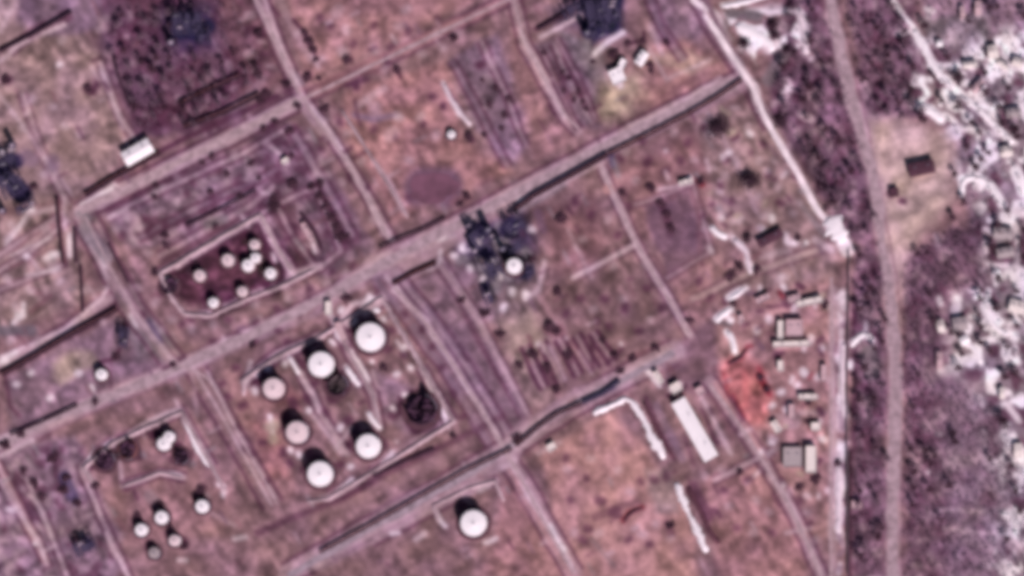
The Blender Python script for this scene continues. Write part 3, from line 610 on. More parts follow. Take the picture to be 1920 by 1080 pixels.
mr = t.nodes.new('ShaderNodeMapRange'); mr.inputs[1].default_value = 0.3; mr.inputs[2].default_value = 0.7
mr.inputs[3].default_value = 0.82; mr.inputs[4].default_value = 1.18
t.links.new(nz.outputs['Fac'], mr.inputs[0])
vm = t.nodes.new('ShaderNodeVectorMath'); vm.operation = 'SCALE'
t.links.new(at.outputs['Color'], vm.inputs[0]); t.links.new(mr.outputs[0], vm.inputs['Scale'])
t.links.new(vm.outputs[0], b.inputs['Base Color'])
bp = t.nodes.new('ShaderNodeBump'); bp.inputs['Strength'].default_value = 0.5; bp.inputs['Distance'].default_value = 0.4
t.links.new(nz.outputs['Fac'], bp.inputs['Height']); t.links.new(bp.outputs[0], b.inputs['Normal'])
ground = link('ground', me, gm); tag(ground, kind='structure')

# ------------------------------------------------------------------ roads
def road(name, s, wpx, m, z):
    pts = [P(*q) for q in dense(smooth_line(parse(s)), 8)]
    nn = normals(pts); bm = bmesh.new(); prev = None; ja = jc = 0.0
    for p, n in zip(pts, nn):
        w2 = wpx * SC / 2; ja += rnd.uniform(-.22, .22) - ja * .25; jc += rnd.uniform(-.22, .22) - jc * .25
        a = w2 * (1 + max(-.5, min(.5, ja))); c = w2 * (1 + max(-.5, min(.5, jc)))
        v = (bm.verts.new((p[0] + n[0] * a, p[1] + n[1] * a, z)), bm.verts.new((p[0] - n[0] * c, p[1] - n[1] * c, z)))
        if prev: bm.faces.new((prev[0], prev[1], v[1], v[0]))
        prev = v
    bmesh.ops.recalc_face_normals(bm, faces=bm.faces)
    return tag(obj(name, bm, m), kind='structure')
road('road', '1525,-160 1557,0 1572,80 1592,170 1608,220 1640,330 1650,430 1668,540 1678,640 1680,780 1674,900 1676,1240', 21, M['road'], 0.04)
road('road', '-160,905 0,832 150,764 280,712 400,660 600,566 720,492 850,425 1000,346 1180,252 1290,195 1380,152', 17, M['road'], 0.03)
road('road', '150,396 300,322 420,262 560,190', 15, M['roadpink'], 0.05)
road('road', '560,190 720,112 880,34 960,-4 1180,-120', 6, M['roadpink'], 0.05)
road('road', '540,1080 700,990 850,905 960,838 1060,762 1160,716 1265,660', 13, M['roadgrey'], 0.03)
road('track', '470,-20 520,80 560,178 625,262 680,350 730,450', 5, M['roadpink'], 0.07)
road('track', '740,540 800,606 862,700 938,828 1000,940 1075,1075', 5, M['roadpink'], 0.045)
road('track', '160,405 205,500 250,580 335,690 390,700 440,800 520,945', 3, M['roadpink'], 0.035)
road('track', '1128,315 1155,375 1200,470 1245,545 1295,628', 6, M['roadpink'], 0.03)
road('track', '1330,38 1382,118 1415,165 1432,215 1462,268 1502,335 1535,398 1572,436', 9, M['roadpale'], 0.03)
road('track', '955,-30 985,85 1062,222 1085,240', 4, M['roadpink'], 0.07)
road('track', '1559,520 1559,700 1557,880 1558,1150', 5, M['roadpink'], 0.03)
road('track', '1330,720 1390,800 1440,880 1490,965 1540,1080', 7, M['roadpink'], 0.04)

# ------------------------------------------------------------------ banks, dikes, snow banks
def ridge(name, label, cat, s, wpx, h, m, group=None, kind=None, crown=0.25, jag=0.18, close=False):
    pts = parse(s)
    if close: pts = pts + [pts[0]]
    pts = [P(*q) for q in dense(pts if cat == 'dike' else smooth_line(pts, 1), 5)]
    nn = normals(pts); bm = bmesh.new(); rows = []
    prof = [(-1, 0), (-0.62, 0.62), (-crown, 1), (crown, 1), (0.62, 0.62), (1, 0)]
    N = len(pts); lw = 0.0
    for i, (p, n) in enumerate(zip(pts, nn)):
        lw += (rnd.uniform(-.22, .22) - lw * .15) if cat == 'snow bank' else 0
        e = 1.0 if close else min(1.0, (min(i, N - 1 - i) + 0.6) / 2.5)
        row = []
        for (u, v) in prof:
            wv = wpx * SC / 2 * (1 + max(-.5, min(.6, lw))) * (0.55 + 0.45 * e) * (1 + rnd.uniform(-jag, jag))
            row.append(bm.verts.new((p[0] + n[0] * u * wv, p[1] + n[1] * u * wv, 0.01 + h * v * e * (1 + rnd.uniform(-jag, jag) * 0.6))))
        rows.append(row)
    for a, b_ in zip(rows[:-1], rows[1:]):
        for j in range(len(prof) - 1): bm.faces.new((a[j], a[j + 1], b_[j + 1], b_[j]))
    bm.faces.new(rows[0]); bm.faces.new(rows[-1])
    bmesh.ops.recalc_face_normals(bm, faces=bm.faces)
    return tag(obj(name, bm, m, smooth=True), label, cat, group, kind)
dk = 'earth dikes round the tank compounds'
ridge('earth_dike', 'pale earth dike round the compact compound of small white tanks', 'dike', '592,505 530,535 460,562 395,592 345,588 322,560 300,512 400,452 488,402 520,465 548,508', 9, 1.2, M['earth'], dk, jag=.35)
ridge('earth_dike', 'pale earth dike round the compound of six large white tanks', 'dike', '458,742 455,712 520,668 600,632 715,558 780,668 850,790 720,872 615,935 575,940', 9, 1.2, M['earth'], dk, jag=.35)
ridge('earth_dike', 'low cross dike dividing the compound of large white tanks', 'dike', '625,600 660,672 700,740 712,800', 7, 1.1, M['earth'], dk)
ridge('earth_dike', 'pale earth dike round the lower left tank compound', 'dike', '172,905 158,876 212,830 340,772 395,872 425,925', 9, 1.2, M['earth'], dk, jag=.35)
ridge('earth_dike', 'short dike crossing the middle of the lower left tank compound', 'dike', '230,912 300,886 345,896', 7, 1.0, M['earth'], dk)
ridge('earth_dike', 'pale dike bending over the lone tank at the bottom edge', 'dike', '822,978 812,948 880,915 928,902 945,940', 7, 1.0, M['earth'], dk, jag=.35)
ridge('earth_dike', 'low dike round the round dark pond plot', 'dike', '640,205 700,300 765,408', 6, 0.9, M['earth'], dk)
sb = 'snow banks'
SN = [
 ('bent snow bank cornering the bare orange plot, long arm beside the long white shed', '1112,775 1150,758 1178,744 1200,775 1222,818 1245,860', 13, 1.8, 'snow'),
 ('straight white snow bank below the long white shed', '1268,905 1282,945 1305,990 1325,1035', 11, 1.8, 'snow'),
 ('blunt snow heap at the perimeter gate where the pale track ends', '1548,412 1568,425 1582,455', 26, 1.8, 'snow'),
 ('short white snow heap by the red soil patch', '1364,620 1374,638 1379,660', 12, 1.6, 'snow'),
 ('upper of two white snow heaps in a line above the red soil patch', '1366,562 1382,552 1398,540', 10, 1.4, 'snow'),
 ('lower of two white snow heaps in a line above the red soil patch', '1342,602 1358,588 1370,578', 13, 1.5, 'snow'),
 ('small curved snow heap west of the dark long shed', '1333,424 1347,438 1362,446', 9, 1.2, 'snow'),
 ('crooked snow bank running south from the dark long shed', '1376,448 1398,468 1402,488 1408,512', 9, 1.2, 'snowdirty'),
 ('wide snow field bank in the north yard beside the top of the pale track', '1380,45 1410,62 1438,75 1450,95', 20, 1.3, 'snow'),
 ('thin snow bank along the right side of the north yard', '1498,14 1504,50 1512,102', 9, 1.2, 'snowdirty'),
 ('snow bank along the top of the north yard', '1352,12 1400,4 1450,-12', 9, 1.2, 'snow'),
 ('diagonal snow bank in the north east clearing from its gateway', '1714,55 1732,92 1752,128 1788,168', 13, 1.6, 'snow'),
 ('snow bank running on south east through the settlement', '1800,178 1830,200 1865,232 1900,268', 12, 1.5, 'snow'),
 ('broad snow heap above the sandy clearing', '1716,194 1745,206 1768,226', 15, 1.5, 'snow'),
 ('arched snow bank east of the sandy clearing', '1802,362 1806,335 1835,332 1862,352 1882,388', 12, 1.4, 'snow'),
 ('snow heap touching the right edge level with the sandy clearing', '1898,305 1912,335 1922,362', 16, 1.4, 'snow'),
 ('long snow bank in the lower settlement', '1852,548 1846,580 1862,612 1892,628', 12, 1.4, 'snow'),
 ('short snow heap beside dark trees in the lower settlement', '1804,638 1828,654 1840,682', 9, 1.3, 'snow'),
 ('thin white snow bank outside the perimeter fence', '1581,642 1578,700 1579,745 1586,782', 8, 1.2, 'snowdirty'),
 ('hooked snow heap across the gap in the perimeter fence strip', '1596,650 1606,634 1622,624 1638,636', 9, 1.3, 'snow'),
 ('snow heap by the right edge in the lower wood', '1878,960 1900,970 1906,992', 13, 1.3, 'snow'),
 ('pale snow strip beside the lower perimeter fence', '1574,872 1573,925 1572,1000', 10, 0.9, 'snowdirty'),
 ('forked end snow bank between the two upper large tanks', '648,688 660,706 673,722', 7, 1.1, 'snow'),
 ('thin snow bank above the lower middle large tank', '690,772 700,788 714,802', 7, 1.1, 'snow'),
 ('thin snow bank along the right side of the lower left tank compound', '346,788 362,824 380,858 394,876', 6, 1.0, 'snow'),
 ('tiny snow heap north of the uppermost large tank', '700,580 712,584', 7, 1.0, 'snow'),
 ('small snow heap inside the left dike near the uppermost left tank', '542,670 552,686 560,700', 6, 1.0, 'snow'),
 ('short snow bank on the broken pipeline in the upper centre plot', '832,156 846,188 862,214 882,234', 5, 0.8, 'snowdirty'),
]
for lab, s, wd, h, mm in SN: ridge('snow_bank', lab, 'snow bank', s, wd, h * 0.6, M[mm], sb, jag=0.42)
wb = 'dark spoil banks'
ridge('spoil_bank', 'dark wet spoil bank along the snow bank below the long white shed', 'earth bank', '1290,912 1308,948 1328,992 1346,1020', 8, 1.6, M['darkearth'], wb)
ridge('spoil_bank', 'dark spoil bank along the east arm of the bent snow bank', 'earth bank', '1206,752 1228,800 1262,858', 7, 1.5, M['darkearth'], wb)
ridge('spoil_bank', 'curved dark red spoil bank on top of the red soil', 'earth bank', '1364,682 1388,672 1398,655', 7, 1.4, M['darkearth'], wb)
ridge('spoil_bank', 'small dark spoil bank in the lower orange plot', 'earth bank', '1170,978 1182,962 1204,952', 8, 1.3, M['darkearth'], wb)

# ------------------------------------------------------------------ storage tanks
def tank(x, y, rpx, h, label, roof='white', shell='white', group='large storage tanks', name='storage_tank', cat='storage tank', stairdir=0.8, floating=False, ruin=False):
    px, py = P(x, y); r = rpx * SC
    t = thing(name, label, cat, (px, py, 0), rnd.uniform(0, 6.28), group)
    n = 48 if rpx > 14 else 32
    bm = bmesh.new()
    if ruin:
        ph = rnd.uniform(0, 6); lo = []; hi = []
        for i in range(n):
            a = 2 * math.pi * i / n; q = .55 + .3 * math.sin(a * 2 + ph) + .15 * math.sin(a * 5 + ph) + rnd.uniform(-.1, .1); rr = r * (1 - .14 * (1 - q) - rnd.uniform(0, .03))
            lo.append(bm.verts.new((r * math.cos(a), r * math.sin(a), .1))); hi.append(bm.verts.new((rr * math.cos(a), rr * math.sin(a), h * max(.15, q))))
        for i in range(n): bm.faces.new((lo[i], lo[(i + 1) % n], hi[(i + 1) % n], hi[i]))
    else: cyl(bm, 0, 0, 0, h, r, n=n, caps=False)
    for k in range(1, 1 if ruin else 4): cyl(bm, 0, 0, h * k / 4 - .06, h * k / 4 + .06, r + .07, n=n)
    cyl(bm, 0, 0, .13, .4, r + .35, n=n)
    obj('shell', bm, M[shell], t)
    bm = bmesh.new()
    if ruin:                                     # sagging burnt roof: radial sheets dropped to uneven heights
        rg = [1.0, .8, .55, .3, .0]; rings = []
        for q in rg:
            row = []
            for i in range(n):
                a = 2 * math.pi * i / n
                zz = h * (.28 + .2 * math.sin(a * 3 + 1 + q * 4) + .12 * math.sin(a * 7 + q * 9) + rnd.uniform(-.12, .16)) * (1 if q < 1 else .5)
                row.append(bm.verts.new((r * .96 * max(q, .02) * math.cos(a), r * .96 * max(q, .02) * math.sin(a), max(.2, zz))))
            rings.append(row)
        for a_, b_ in zip(rings[:-1], rings[1:]):
            for i in range(n): bm.faces.new((a_[i], a_[(i + 1) % n], b_[(i + 1) % n], b_[i]))
        bm.faces.new(rings[-1])
    elif floating:
        cyl(bm, 0, 0, h - 1.2, h - .7, r * .97, n=n); cyl(bm, 0, 0, h - .7, h - .4, r * .2, n=16)
    else:
        cyl(bm, 0, 0, h, h + r * .11, r * 1.01, r * .08, n=n)
        for i in range(12):
            a = 2 * math.pi * i / 12
            tube(bm, (r * .99 * math.cos(a), r * .99 * math.sin(a), h + .04), (r * .1 * math.cos(a), r * .1 * math.sin(a), h + r * .105), .05, 5)
    rf = obj('roof', bm, M[roof], t)
    if not ruin:
        bm = bmesh.new(); cyl(bm, 0, 0, h + r * .08, h + r * .11 + .7, .35, n=12); cyl(bm, 0, 0, h + r * .11 + .7, h + r * .11 + .85, .6, n=12)
        obj('vent', bm, M['steel'], rf)
        bm = bmesh.new(); R_ = r * .985
        for i in range(24):
            a = 2 * math.pi * i / 24; a2 = 2 * math.pi * (i + 1) / 24
            tube(bm, (R_ * math.cos(a), R_ * math.sin(a), h), (R_ * math.cos(a), R_ * math.sin(a), h + 1.0), .03, 4)
            tube(bm, (R_ * math.cos(a), R_ * math.sin(a), h + 1.0), (R_ * math.cos(a2), R_ * math.sin(a2), h + 1.0), .03, 4)
        obj('railing', bm, M['steel'], rf)
    bm = bmesh.new(); cyl(bm, 0, 0, 0.0, .12, r + 1.6 + r * .22, n=n); obj('shade_wet_halo', bm, M['shadewethalo'], t)  # added disc, paints the dark halo of shadow and wet soil
    bm = bmesh.new(); ns = max(10, int(h / .3)); sweep = min(2.6, h / r * 1.3)
    for i in range(ns):
        a = stairdir + sweep * i / ns
        box(bm, (r + .55) * math.cos(a), (r + .55) * math.sin(a), h * (i + 1) / ns, .8, .34, .06, a)
    obj('staircase', bm, M['steel'], t)
    bm = bmesh.new()
    tube(bm, (r - .1, 0, .7), (r + 1.6, 0, .7), .22, 10); tube(bm, (r + 1.6, 0, .7), (r + 1.6, 0, .05), .22, 10)
    obj('inlet_pipe', bm, M['steel'], t)
    return t
H = 8.2
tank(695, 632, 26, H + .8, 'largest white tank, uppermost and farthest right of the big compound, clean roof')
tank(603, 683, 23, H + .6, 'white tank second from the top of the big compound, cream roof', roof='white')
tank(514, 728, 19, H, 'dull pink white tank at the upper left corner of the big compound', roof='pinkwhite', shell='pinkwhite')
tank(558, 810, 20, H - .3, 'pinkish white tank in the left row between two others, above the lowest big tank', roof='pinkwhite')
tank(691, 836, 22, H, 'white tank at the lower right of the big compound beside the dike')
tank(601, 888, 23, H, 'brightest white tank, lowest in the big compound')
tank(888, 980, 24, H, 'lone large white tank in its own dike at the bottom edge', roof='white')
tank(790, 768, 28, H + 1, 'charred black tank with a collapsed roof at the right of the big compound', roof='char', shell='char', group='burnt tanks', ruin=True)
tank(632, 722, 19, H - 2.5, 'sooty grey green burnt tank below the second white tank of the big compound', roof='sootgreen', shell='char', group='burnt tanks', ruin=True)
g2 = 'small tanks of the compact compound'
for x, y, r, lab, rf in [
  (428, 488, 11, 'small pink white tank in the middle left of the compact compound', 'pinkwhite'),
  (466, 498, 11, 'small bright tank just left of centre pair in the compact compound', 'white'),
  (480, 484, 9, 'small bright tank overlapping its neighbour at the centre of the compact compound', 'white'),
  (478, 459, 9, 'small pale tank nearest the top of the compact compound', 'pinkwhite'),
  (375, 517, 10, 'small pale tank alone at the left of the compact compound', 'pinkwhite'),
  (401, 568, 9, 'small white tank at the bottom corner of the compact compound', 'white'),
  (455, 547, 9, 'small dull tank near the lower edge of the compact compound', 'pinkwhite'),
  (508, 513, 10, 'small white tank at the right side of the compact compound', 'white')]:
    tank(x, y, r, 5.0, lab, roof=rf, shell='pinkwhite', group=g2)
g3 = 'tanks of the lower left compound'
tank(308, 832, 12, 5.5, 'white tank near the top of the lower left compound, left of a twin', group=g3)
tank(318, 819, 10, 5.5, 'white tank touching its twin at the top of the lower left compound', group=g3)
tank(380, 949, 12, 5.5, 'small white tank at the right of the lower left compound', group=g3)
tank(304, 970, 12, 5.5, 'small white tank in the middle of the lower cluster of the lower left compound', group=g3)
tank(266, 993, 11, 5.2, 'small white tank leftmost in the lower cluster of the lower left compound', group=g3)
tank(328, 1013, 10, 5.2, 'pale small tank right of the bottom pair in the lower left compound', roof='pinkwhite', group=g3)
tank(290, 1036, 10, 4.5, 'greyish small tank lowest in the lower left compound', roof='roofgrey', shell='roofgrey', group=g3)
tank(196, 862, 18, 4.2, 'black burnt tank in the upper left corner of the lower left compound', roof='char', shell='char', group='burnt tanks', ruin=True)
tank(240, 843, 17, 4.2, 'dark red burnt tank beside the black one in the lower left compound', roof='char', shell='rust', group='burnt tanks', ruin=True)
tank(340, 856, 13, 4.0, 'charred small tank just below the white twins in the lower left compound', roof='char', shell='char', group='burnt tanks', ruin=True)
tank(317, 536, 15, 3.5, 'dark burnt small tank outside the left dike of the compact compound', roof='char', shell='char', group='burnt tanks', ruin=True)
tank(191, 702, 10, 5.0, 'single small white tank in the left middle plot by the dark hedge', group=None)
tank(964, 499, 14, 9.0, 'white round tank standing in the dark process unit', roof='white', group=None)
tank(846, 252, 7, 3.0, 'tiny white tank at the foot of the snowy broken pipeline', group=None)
# open round settling pond (dark)
a0 = P(812, 352); bm = bmesh.new(); cv = bm.verts.new((0, 0, 0)); rim = []
for i in range(72):
    a = 2 * math.pi * i / 72; rr = 1 + .07 * math.sin(a * 3 + 1) + .06 * math.sin(a * 5 + 2) + .04 * math.sin(a * 9)
    rim.append(bm.verts.new((46 * SC * rr * math.cos(a), 29 * SC * rr * math.sin(a) + 3 * SC * math.cos(a), 0)))
for i in range(72): bm.faces.new((cv, rim[i], rim[(i + 1) % 72]))
pond = obj('pond', bm, mat('dark_oily_mud', (112, 70, 90), 0.35, 0.09, 0.6), None, loc=(a0[0], a0[1], 0.06))
tag(pond, kind='structure')

# ------------------------------------------------------------------ buildings
def building(x, y, wpx, dpx, deg, h, label, roofm, wallm='wallp', pitch=0.0, group=None, name='shed', cat='shed', skylights=0):
    px, py = P(x, y); W_, D_ = wpx * SC, dpx * SC; h *= .8
    t = thing(name, label, cat, (px, py, 0), math.radians(deg), group)
    bm = bmesh.new(); box(bm, 0, 0, h / 2, W_, D_, h); obj('wall', bm, M[wallm], t)
    bm = bmesh.new(); ow, od = W_ / 2 + .3, D_ / 2 + .3
    if pitch > 0:
        z0 = h - .02; z1 = h + pitch
        lo = [bm.verts.new(c) for c in [(-ow, -od, z0), (ow, -od, z0), (ow, od, z0), (-ow, od, z0)]]
        up = [bm.verts.new(c) for c in [(-ow, -od, z0 + .15), (ow, -od, z0 + .15), (ow, od, z0 + .15), (-ow, od, z0 + .15)]]
        r0 = bm.verts.new((-ow, 0, z1)); r1 = bm.verts.new((ow, 0, z1))
        bm.faces.new(lo)
        for i in range(4):
            j = (i + 1) % 4
            bm.faces.new((lo[i], lo[j], up[j], up[i]))
        bm.faces.new((up[0], up[1], r1, r0)); bm.faces.new((up[2], up[3], r0, r1)); bm.faces.new((up[1], up[2], r1)); bm.faces.new((up[3], up[0], r0))
        bmesh.ops.recalc_face_normals(bm, faces=bm.faces)
        for i in range(int(W_ / 1.2)):
            xx = -ow + .6 + i * 1.2
            tube(bm, (xx, -od, z0 + .17), (xx, 0, z1 + .02), .05, 4); tube(bm, (xx, od, z0 + .17), (xx, 0, z1 + .02), .05, 4)
    else:
        box(bm, 0, 0, h + .1, 2 * ow, 2 * od, .2)
        for sx in (-1, 1): box(bm, sx * (ow - .15), 0, h + .45, .3, 2 * od, .5)
        for sy in (-1, 1): box(bm, 0, sy * (od - .15), h + .45, 2 * ow - .6, .3, .49)
    rf = obj('roof', bm, M[roofm], t)
    if wpx > 18:
        for k in range(2):
            bm = bmesh.new(); cyl(bm, (k - .5) * W_ * .5, D_ * .18, h + .2, h + .9 + pitch * .7, .35, n=12)
            cyl(bm, (k - .5) * W_ * .5, D_ * .18, h + .9 + pitch * .7, h + 1.05 + pitch * .7, .55, n=12)
            obj('vent', bm, M['steel'], rf)
    bm = bmesh.new(); dw = min(2.4, D_ * .5); box(bm, W_ / 2 + .04, 0, 1.1, .1, dw, 2.2); obj('door', bm, M['steel'], t)
    nw = max(1, min(8, int(W_ / 3.5)))
    for s in (-1, 1):
        for i in range(nw):
            xx = -W_ / 2 + W_ * (i + .5) / nw
            bm = bmesh.new(); box(bm, xx, s * (D_ / 2 + .03), h * .6, 1.1, .08, min(1.2, h * .4)); wn = obj('window', bm, M['glass'], t)
            bm = bmesh.new(); box(bm, xx, s * (D_ / 2 + .1), h * .6 - min(.6, h * .2) - .06, 1.3, .16, .08); obj('sill', bm, M['concrete'], wn)
    return t
building(259, 286, 56, 27, 30, 5.5, 'white roofed shed standing by the upper left road', 'white', pitch=1.2)
building(1302, 805, 124, 27, -60, 4.5, 'long white roofed shed south of the road end', 'white', pitch=1.0)
building(1157, 143, 24, 26, 25, 4, 'stout white roofed block at the left of the yellowish yard', 'white')
building(1166, 122, 10, 20, -25, 3.4, 'thin white lean-to behind the stout block of the yellowish yard', 'white')
building(1203, 110, 26, 15, 58, 4, 'slanted white roofed block at the right of the yellowish yard', 'white', pitch=.6)
building(1234, 708, 24, 10, -60, 3, 'narrow pale hut just north of the bent snow bank', 'roofpale')
building(1267, 727, 18, 17, 30, 3.5, 'small square white hut at the head of the long white shed', 'roofpale')
building(1312, 733, 14, 14, 30, 3, 'little dusty pink hut beside the head of the long white shed', 'roofpink')
building(1727, 316, 48, 24, 12, 4.5, 'dark roofed hall alone in the sandy clearing', 'roofdark', 'brick', pitch=.8)
building(1676, 361, 15, 15, 5, 2.6, 'small dark roofed hut at the left of the sandy clearing', 'roofdark', 'brick')
building(1444, 447, 50, 15, 28, 3.6, 'long dark roofed shed in the east yard', 'roofdark', 'brick', pitch=.5)
building(1520, 861, 18, 48, 0, 4.5, 'upright oblong pale roofed block near the lower perimeter', 'roofpale')
building(1486, 857, 34, 36, 0, 2.8, 'square grey roofed block left of the pale oblong one', 'roofgrey')
cb = 'wings of the walled yard block'
building(1483, 645, 66, 9, 2, 3.5, 'long bright southern wing of the pale yard block', 'roofpale', group=cb)
building(1463, 618, 9, 32, 0, 3.5, 'narrow western wing of the pale yard block', 'roofpale', group=cb)
building(1489, 615, 30, 30, 0, 4.2, 'square main block of the pale yard buildings', 'roofpink', group=cb)
building(1489, 560, 22, 12, 12, 3, 'tiny pale shed at the left end of the slim northern yard shed', 'roofpink')
building(1430, 560, 26, 10, 25, 2.8, 'dusty pink shed north of the red soil', 'roofpink')
building(1545, 700, 10, 30, 0, 2.8, 'upright dusty pink shed by the thin perimeter track', 'roofpink')
building(1455, 800, 22, 12, -60, 2.8, 'tilted pale hut south east of the red soil', 'roofpale')
building(1517, 566, 46, 10, 12, 3.5, 'slim pale roofed shed north of the pale yard block', 'roofpale')
building(1463, 686, 9, 18, 0, 3, 'small bright upright hut south of the pale yard block', 'roofpale')
building(1514, 744, 32, 9, 0, 3, 'slim pale roofed shed midway down the east yard', 'roofpale')
building(1484, 772, 10, 26, 0, 2.8, 'narrow pink roofed hut below the midway slim shed', 'roofpink')
building(1529, 800, 16, 14, 0, 2.8, 'little pale hut above the oblong pale block', 'roofpale')
building(1606, 946, 18, 14, 0, 2.6, 'little pink roofed hut in the strip between fence and straight road', 'roofpink')
building(535, 302, 12, 8, 30, 2.6, 'tiny pale hut in the upper purple plot', 'roofpale')
building(577, 437, 40, 7, -62, 2.6, 'very narrow pale roofed shed right of the compact tank compound', 'roofpink')
building(616, 578, 10, 24, 0, 2.8, 'narrow pale hut at the top of the big tank compound', 'roofpale')
building(640, 622, 10, 36, 22, 2.8, 'long narrow pale pump shed left of the largest tank', 'roofpink')
building(1286, 342, 24, 8, 14, 2.8, 'small bright pump hut in the upper right plot', 'roofpale')
building(1034, 838, 14, 12, 30, 2.8, 'tiny pale hut at the upper left of the bare orange plot', 'roofpale')
building(1390, 597, 8, 12, 20, 2.4, 'tiny pale hut right of the snow heaps', 'roofpink')
hs = 'houses of the north east settlement'
for x, y, w_, d_, a, rm, lab in [
 (1861, 98, 18, 24, 8, 'roofpale', 'upright white roofed house high in the settlement'),
 (1880, 122, 22, 10, -35, 'roofpale', 'slanted narrow pale house below the upright white one'),
 (1818, 122, 24, 12, 5, 'roofpale', 'pale house right of the dark gap beside the diagonal snow bank'),
 (1832, 162, 28, 11, 48, 'roofpink', 'pink roofed house turned across the settlement snow'),
 (1908, 118, 20, 16, -20, 'roofpale', 'pale house at the right edge near the top'),
 (1900, 212, 26, 16, 4, 'roofgrey', 'grey roofed house by the right edge beyond the snow bank'),
 (1886, 284, 20, 18, 10, 'roofpale', 'white roofed house above the arched snow bank'),
 (1880, 438, 34, 20, -6, 'roofgrey', 'wide grey house east of the purple wood'),
 (1884, 474, 30, 18, 10, 'roofgrey', 'lower wide grey house east of the purple wood'),
 (1763, 612, 12, 22, 12, 'roofpale', 'slim pale house on the wood edge of the lower settlement'),
 (1800, 608, 26, 24, 8, 'roofgrey', 'square grey house of the lower settlement'),
 (1808, 638, 16, 14, 30, 'white', 'small bright white house of the lower settlement'),
 (1761, 676, 9, 30, 0, 'roofpink', 'thin pink roofed shed at the lower settlement corner'),
 (1905, 575, 26, 22, -15, 'roofpale', 'large pale house at the right edge of the lower settlement'),
 (1878, 737, 8, 20, 0, 'roofpale', 'thin white shed south of the lower settlement'),
 (1908, 845, 14, 26, 0, 'roofpale', 'upright pale house by the right edge in the lower wood'),
 (1761, 82, 10, 10, 0, 'white', 'tiny white kiosk right of the diagonal snow bank'),
 (1804, 25, 8, 24, 4, 'roofpink', 'thin pink shed near the top of the settlement'),
 (1833, 16, 10, 26, 0, 'roofpink', 'second thin shed near the top of the settlement, farther right')]:
    building(x, y, w_, d_, a, 3.6, lab, rm, pitch=.9, group=hs, name='house', cat='house')

# ------------------------------------------------------------------ pipe racks
def rack(label, s, wpx, h, npipes=5, m='pipe', group='pipe racks along the roads'):
    h = h * .6; wpx = wpx * .82
    pts = [P(*q) for q in parse(s)]
    t = thing('pipe_rack', label, 'pipe rack', (pts[0][0], pts[0][1], 0), 0, group)
    ox, oy = pts[0]; pts = [(a - ox, b_ - oy) for a, b_ in pts]; nn = normals(pts); W_ = wpx * SC
    for k in range(npipes):
        u = (k - (npipes - 1) / 2) / max(1, npipes - 1) * (W_ - .5) if npipes > 1 else 0
        bm = bmesh.new(); rr = rnd.uniform(.16, .3)
        q = [(p[0] + n[0] * u, p[1] + n[1] * u) for p, n in zip(pts, nn)]
        for a, b_ in zip(q[:-1], q[1:]): tube(bm, (a[0], a[1], h + rr), (b_[0], b_[1], h + rr), rr, 8)
        obj('pipe', bm, M[m if k % 4 != 3 or m != 'pipe' else 'rust'], t, smooth=False)
    bm = bmesh.new(); ww = W_ * .8
    # cable tray carried beside the pipes
    for a, b_, n in zip(pts[:-1], pts[1:], nn):
        l = math.hypot(b_[0] - a[0], b_[1] - a[1]); an = math.atan2(b_[1] - a[1], b_[0] - a[0])
        box(bm, (a[0] + b_[0]) / 2, (a[1] + b_[1]) / 2, h - .12, l, ww, .08, an)
    obj('cable_tray', bm, M['pipe'], t)
    src = None; seg = dense(pts, 12.0)
    bm = bmesh.new()
    for s_ in (-1, 1): box(bm, 0, s_ * (W_ / 2 - .2), h / 2 - .1, .3, .3, h - .2)
    box(bm, 0, 0, h - .3, .35, W_ + .3, .28)
    sm = bpy.data.meshes.new('support'); bm.to_mesh(sm); bm.free(); sm.materials.append(M['darkconcrete'])
    for i, p in enumerate(seg[:95]):
        j = min(i, len(seg) - 2); an = math.atan2(seg[j + 1][1] - seg[j][1], seg[j + 1][0] - seg[j][0])
        o = link('support', sm, None, t, (p[0], p[1], 0)); o.rotation_euler = (0, 0, an)
    return t
rack('upper of two dark pipe racks inside the top left wooded plot', '338,196 395,168 452,142', 9, 4, 4)
rack('lower of two dark pipe racks inside the top left wooded plot', '345,240 420,212 488,178', 9, 4, 4)
rack('upright dark pipe rack in the top left wooded plot', '215,110 225,150 245,200', 7, 4, 3)
rack('long dark pipe rack along the main road, ending at the process unit', '965,393 1000,368 1060,335 1140,290', 11, 3.2, 6)
rack('dark pipe rack continuing up the main road towards the north east gate', '1142,289 1210,256 1290,215 1340,186 1392,150', 7, 3.0, 4)
rack('dark pipe rack crossing the left middle edge above the purple plot', '4,702 60,670 140,622 220,580', 9, 3.0, 5)
rack('dark pipe rack between the white roofed shed and the upper left road', '160,366 215,333 275,300 300,288', 10, 3.0, 4)
rack('long dark pipe rack beside the lower road towards the bottom edge', '600,1036 700,982 800,925 880,880 960,842', 6, 2.8, 4)
rack('dark pipe rack along the middle of the lower road', '968,836 1010,800 1045,776 1090,756', 7, 2.8, 4)
rack('dark blue pipe rack at the upper end of the lower road', '1092,755 1130,738 1162,714', 8, 2.8, 4, 'darksteel')
rack('short dark pipe rack above the big tank compound road corner', '738,533 775,513 818,494', 7, 2.6, 4)
rack('short dark pipe rack on the verge left of the process unit', '712,466 745,450 790,432 835,410', 5, 2.6, 3)
rack('left of two upright dark pipe racks at the left road corner', '108,372 112,425 120,495', 7, 3.0, 4)
rack('right of two upright dark pipe racks at the left road corner', '141,430 143,492', 6, 3.0, 4)
rack('thin upright pipe rack south of the two at the left road corner', '152,500 156,585', 5, 2.6, 3)
rack('dark pipe rack low at the left edge beside the main road', '20,815 75,792 145,760', 6, 2.6, 3)
rack('dark pipe rack in the purple plot above the compact tank compound', '350,424 410,395 480,358', 5, 2.4, 3)
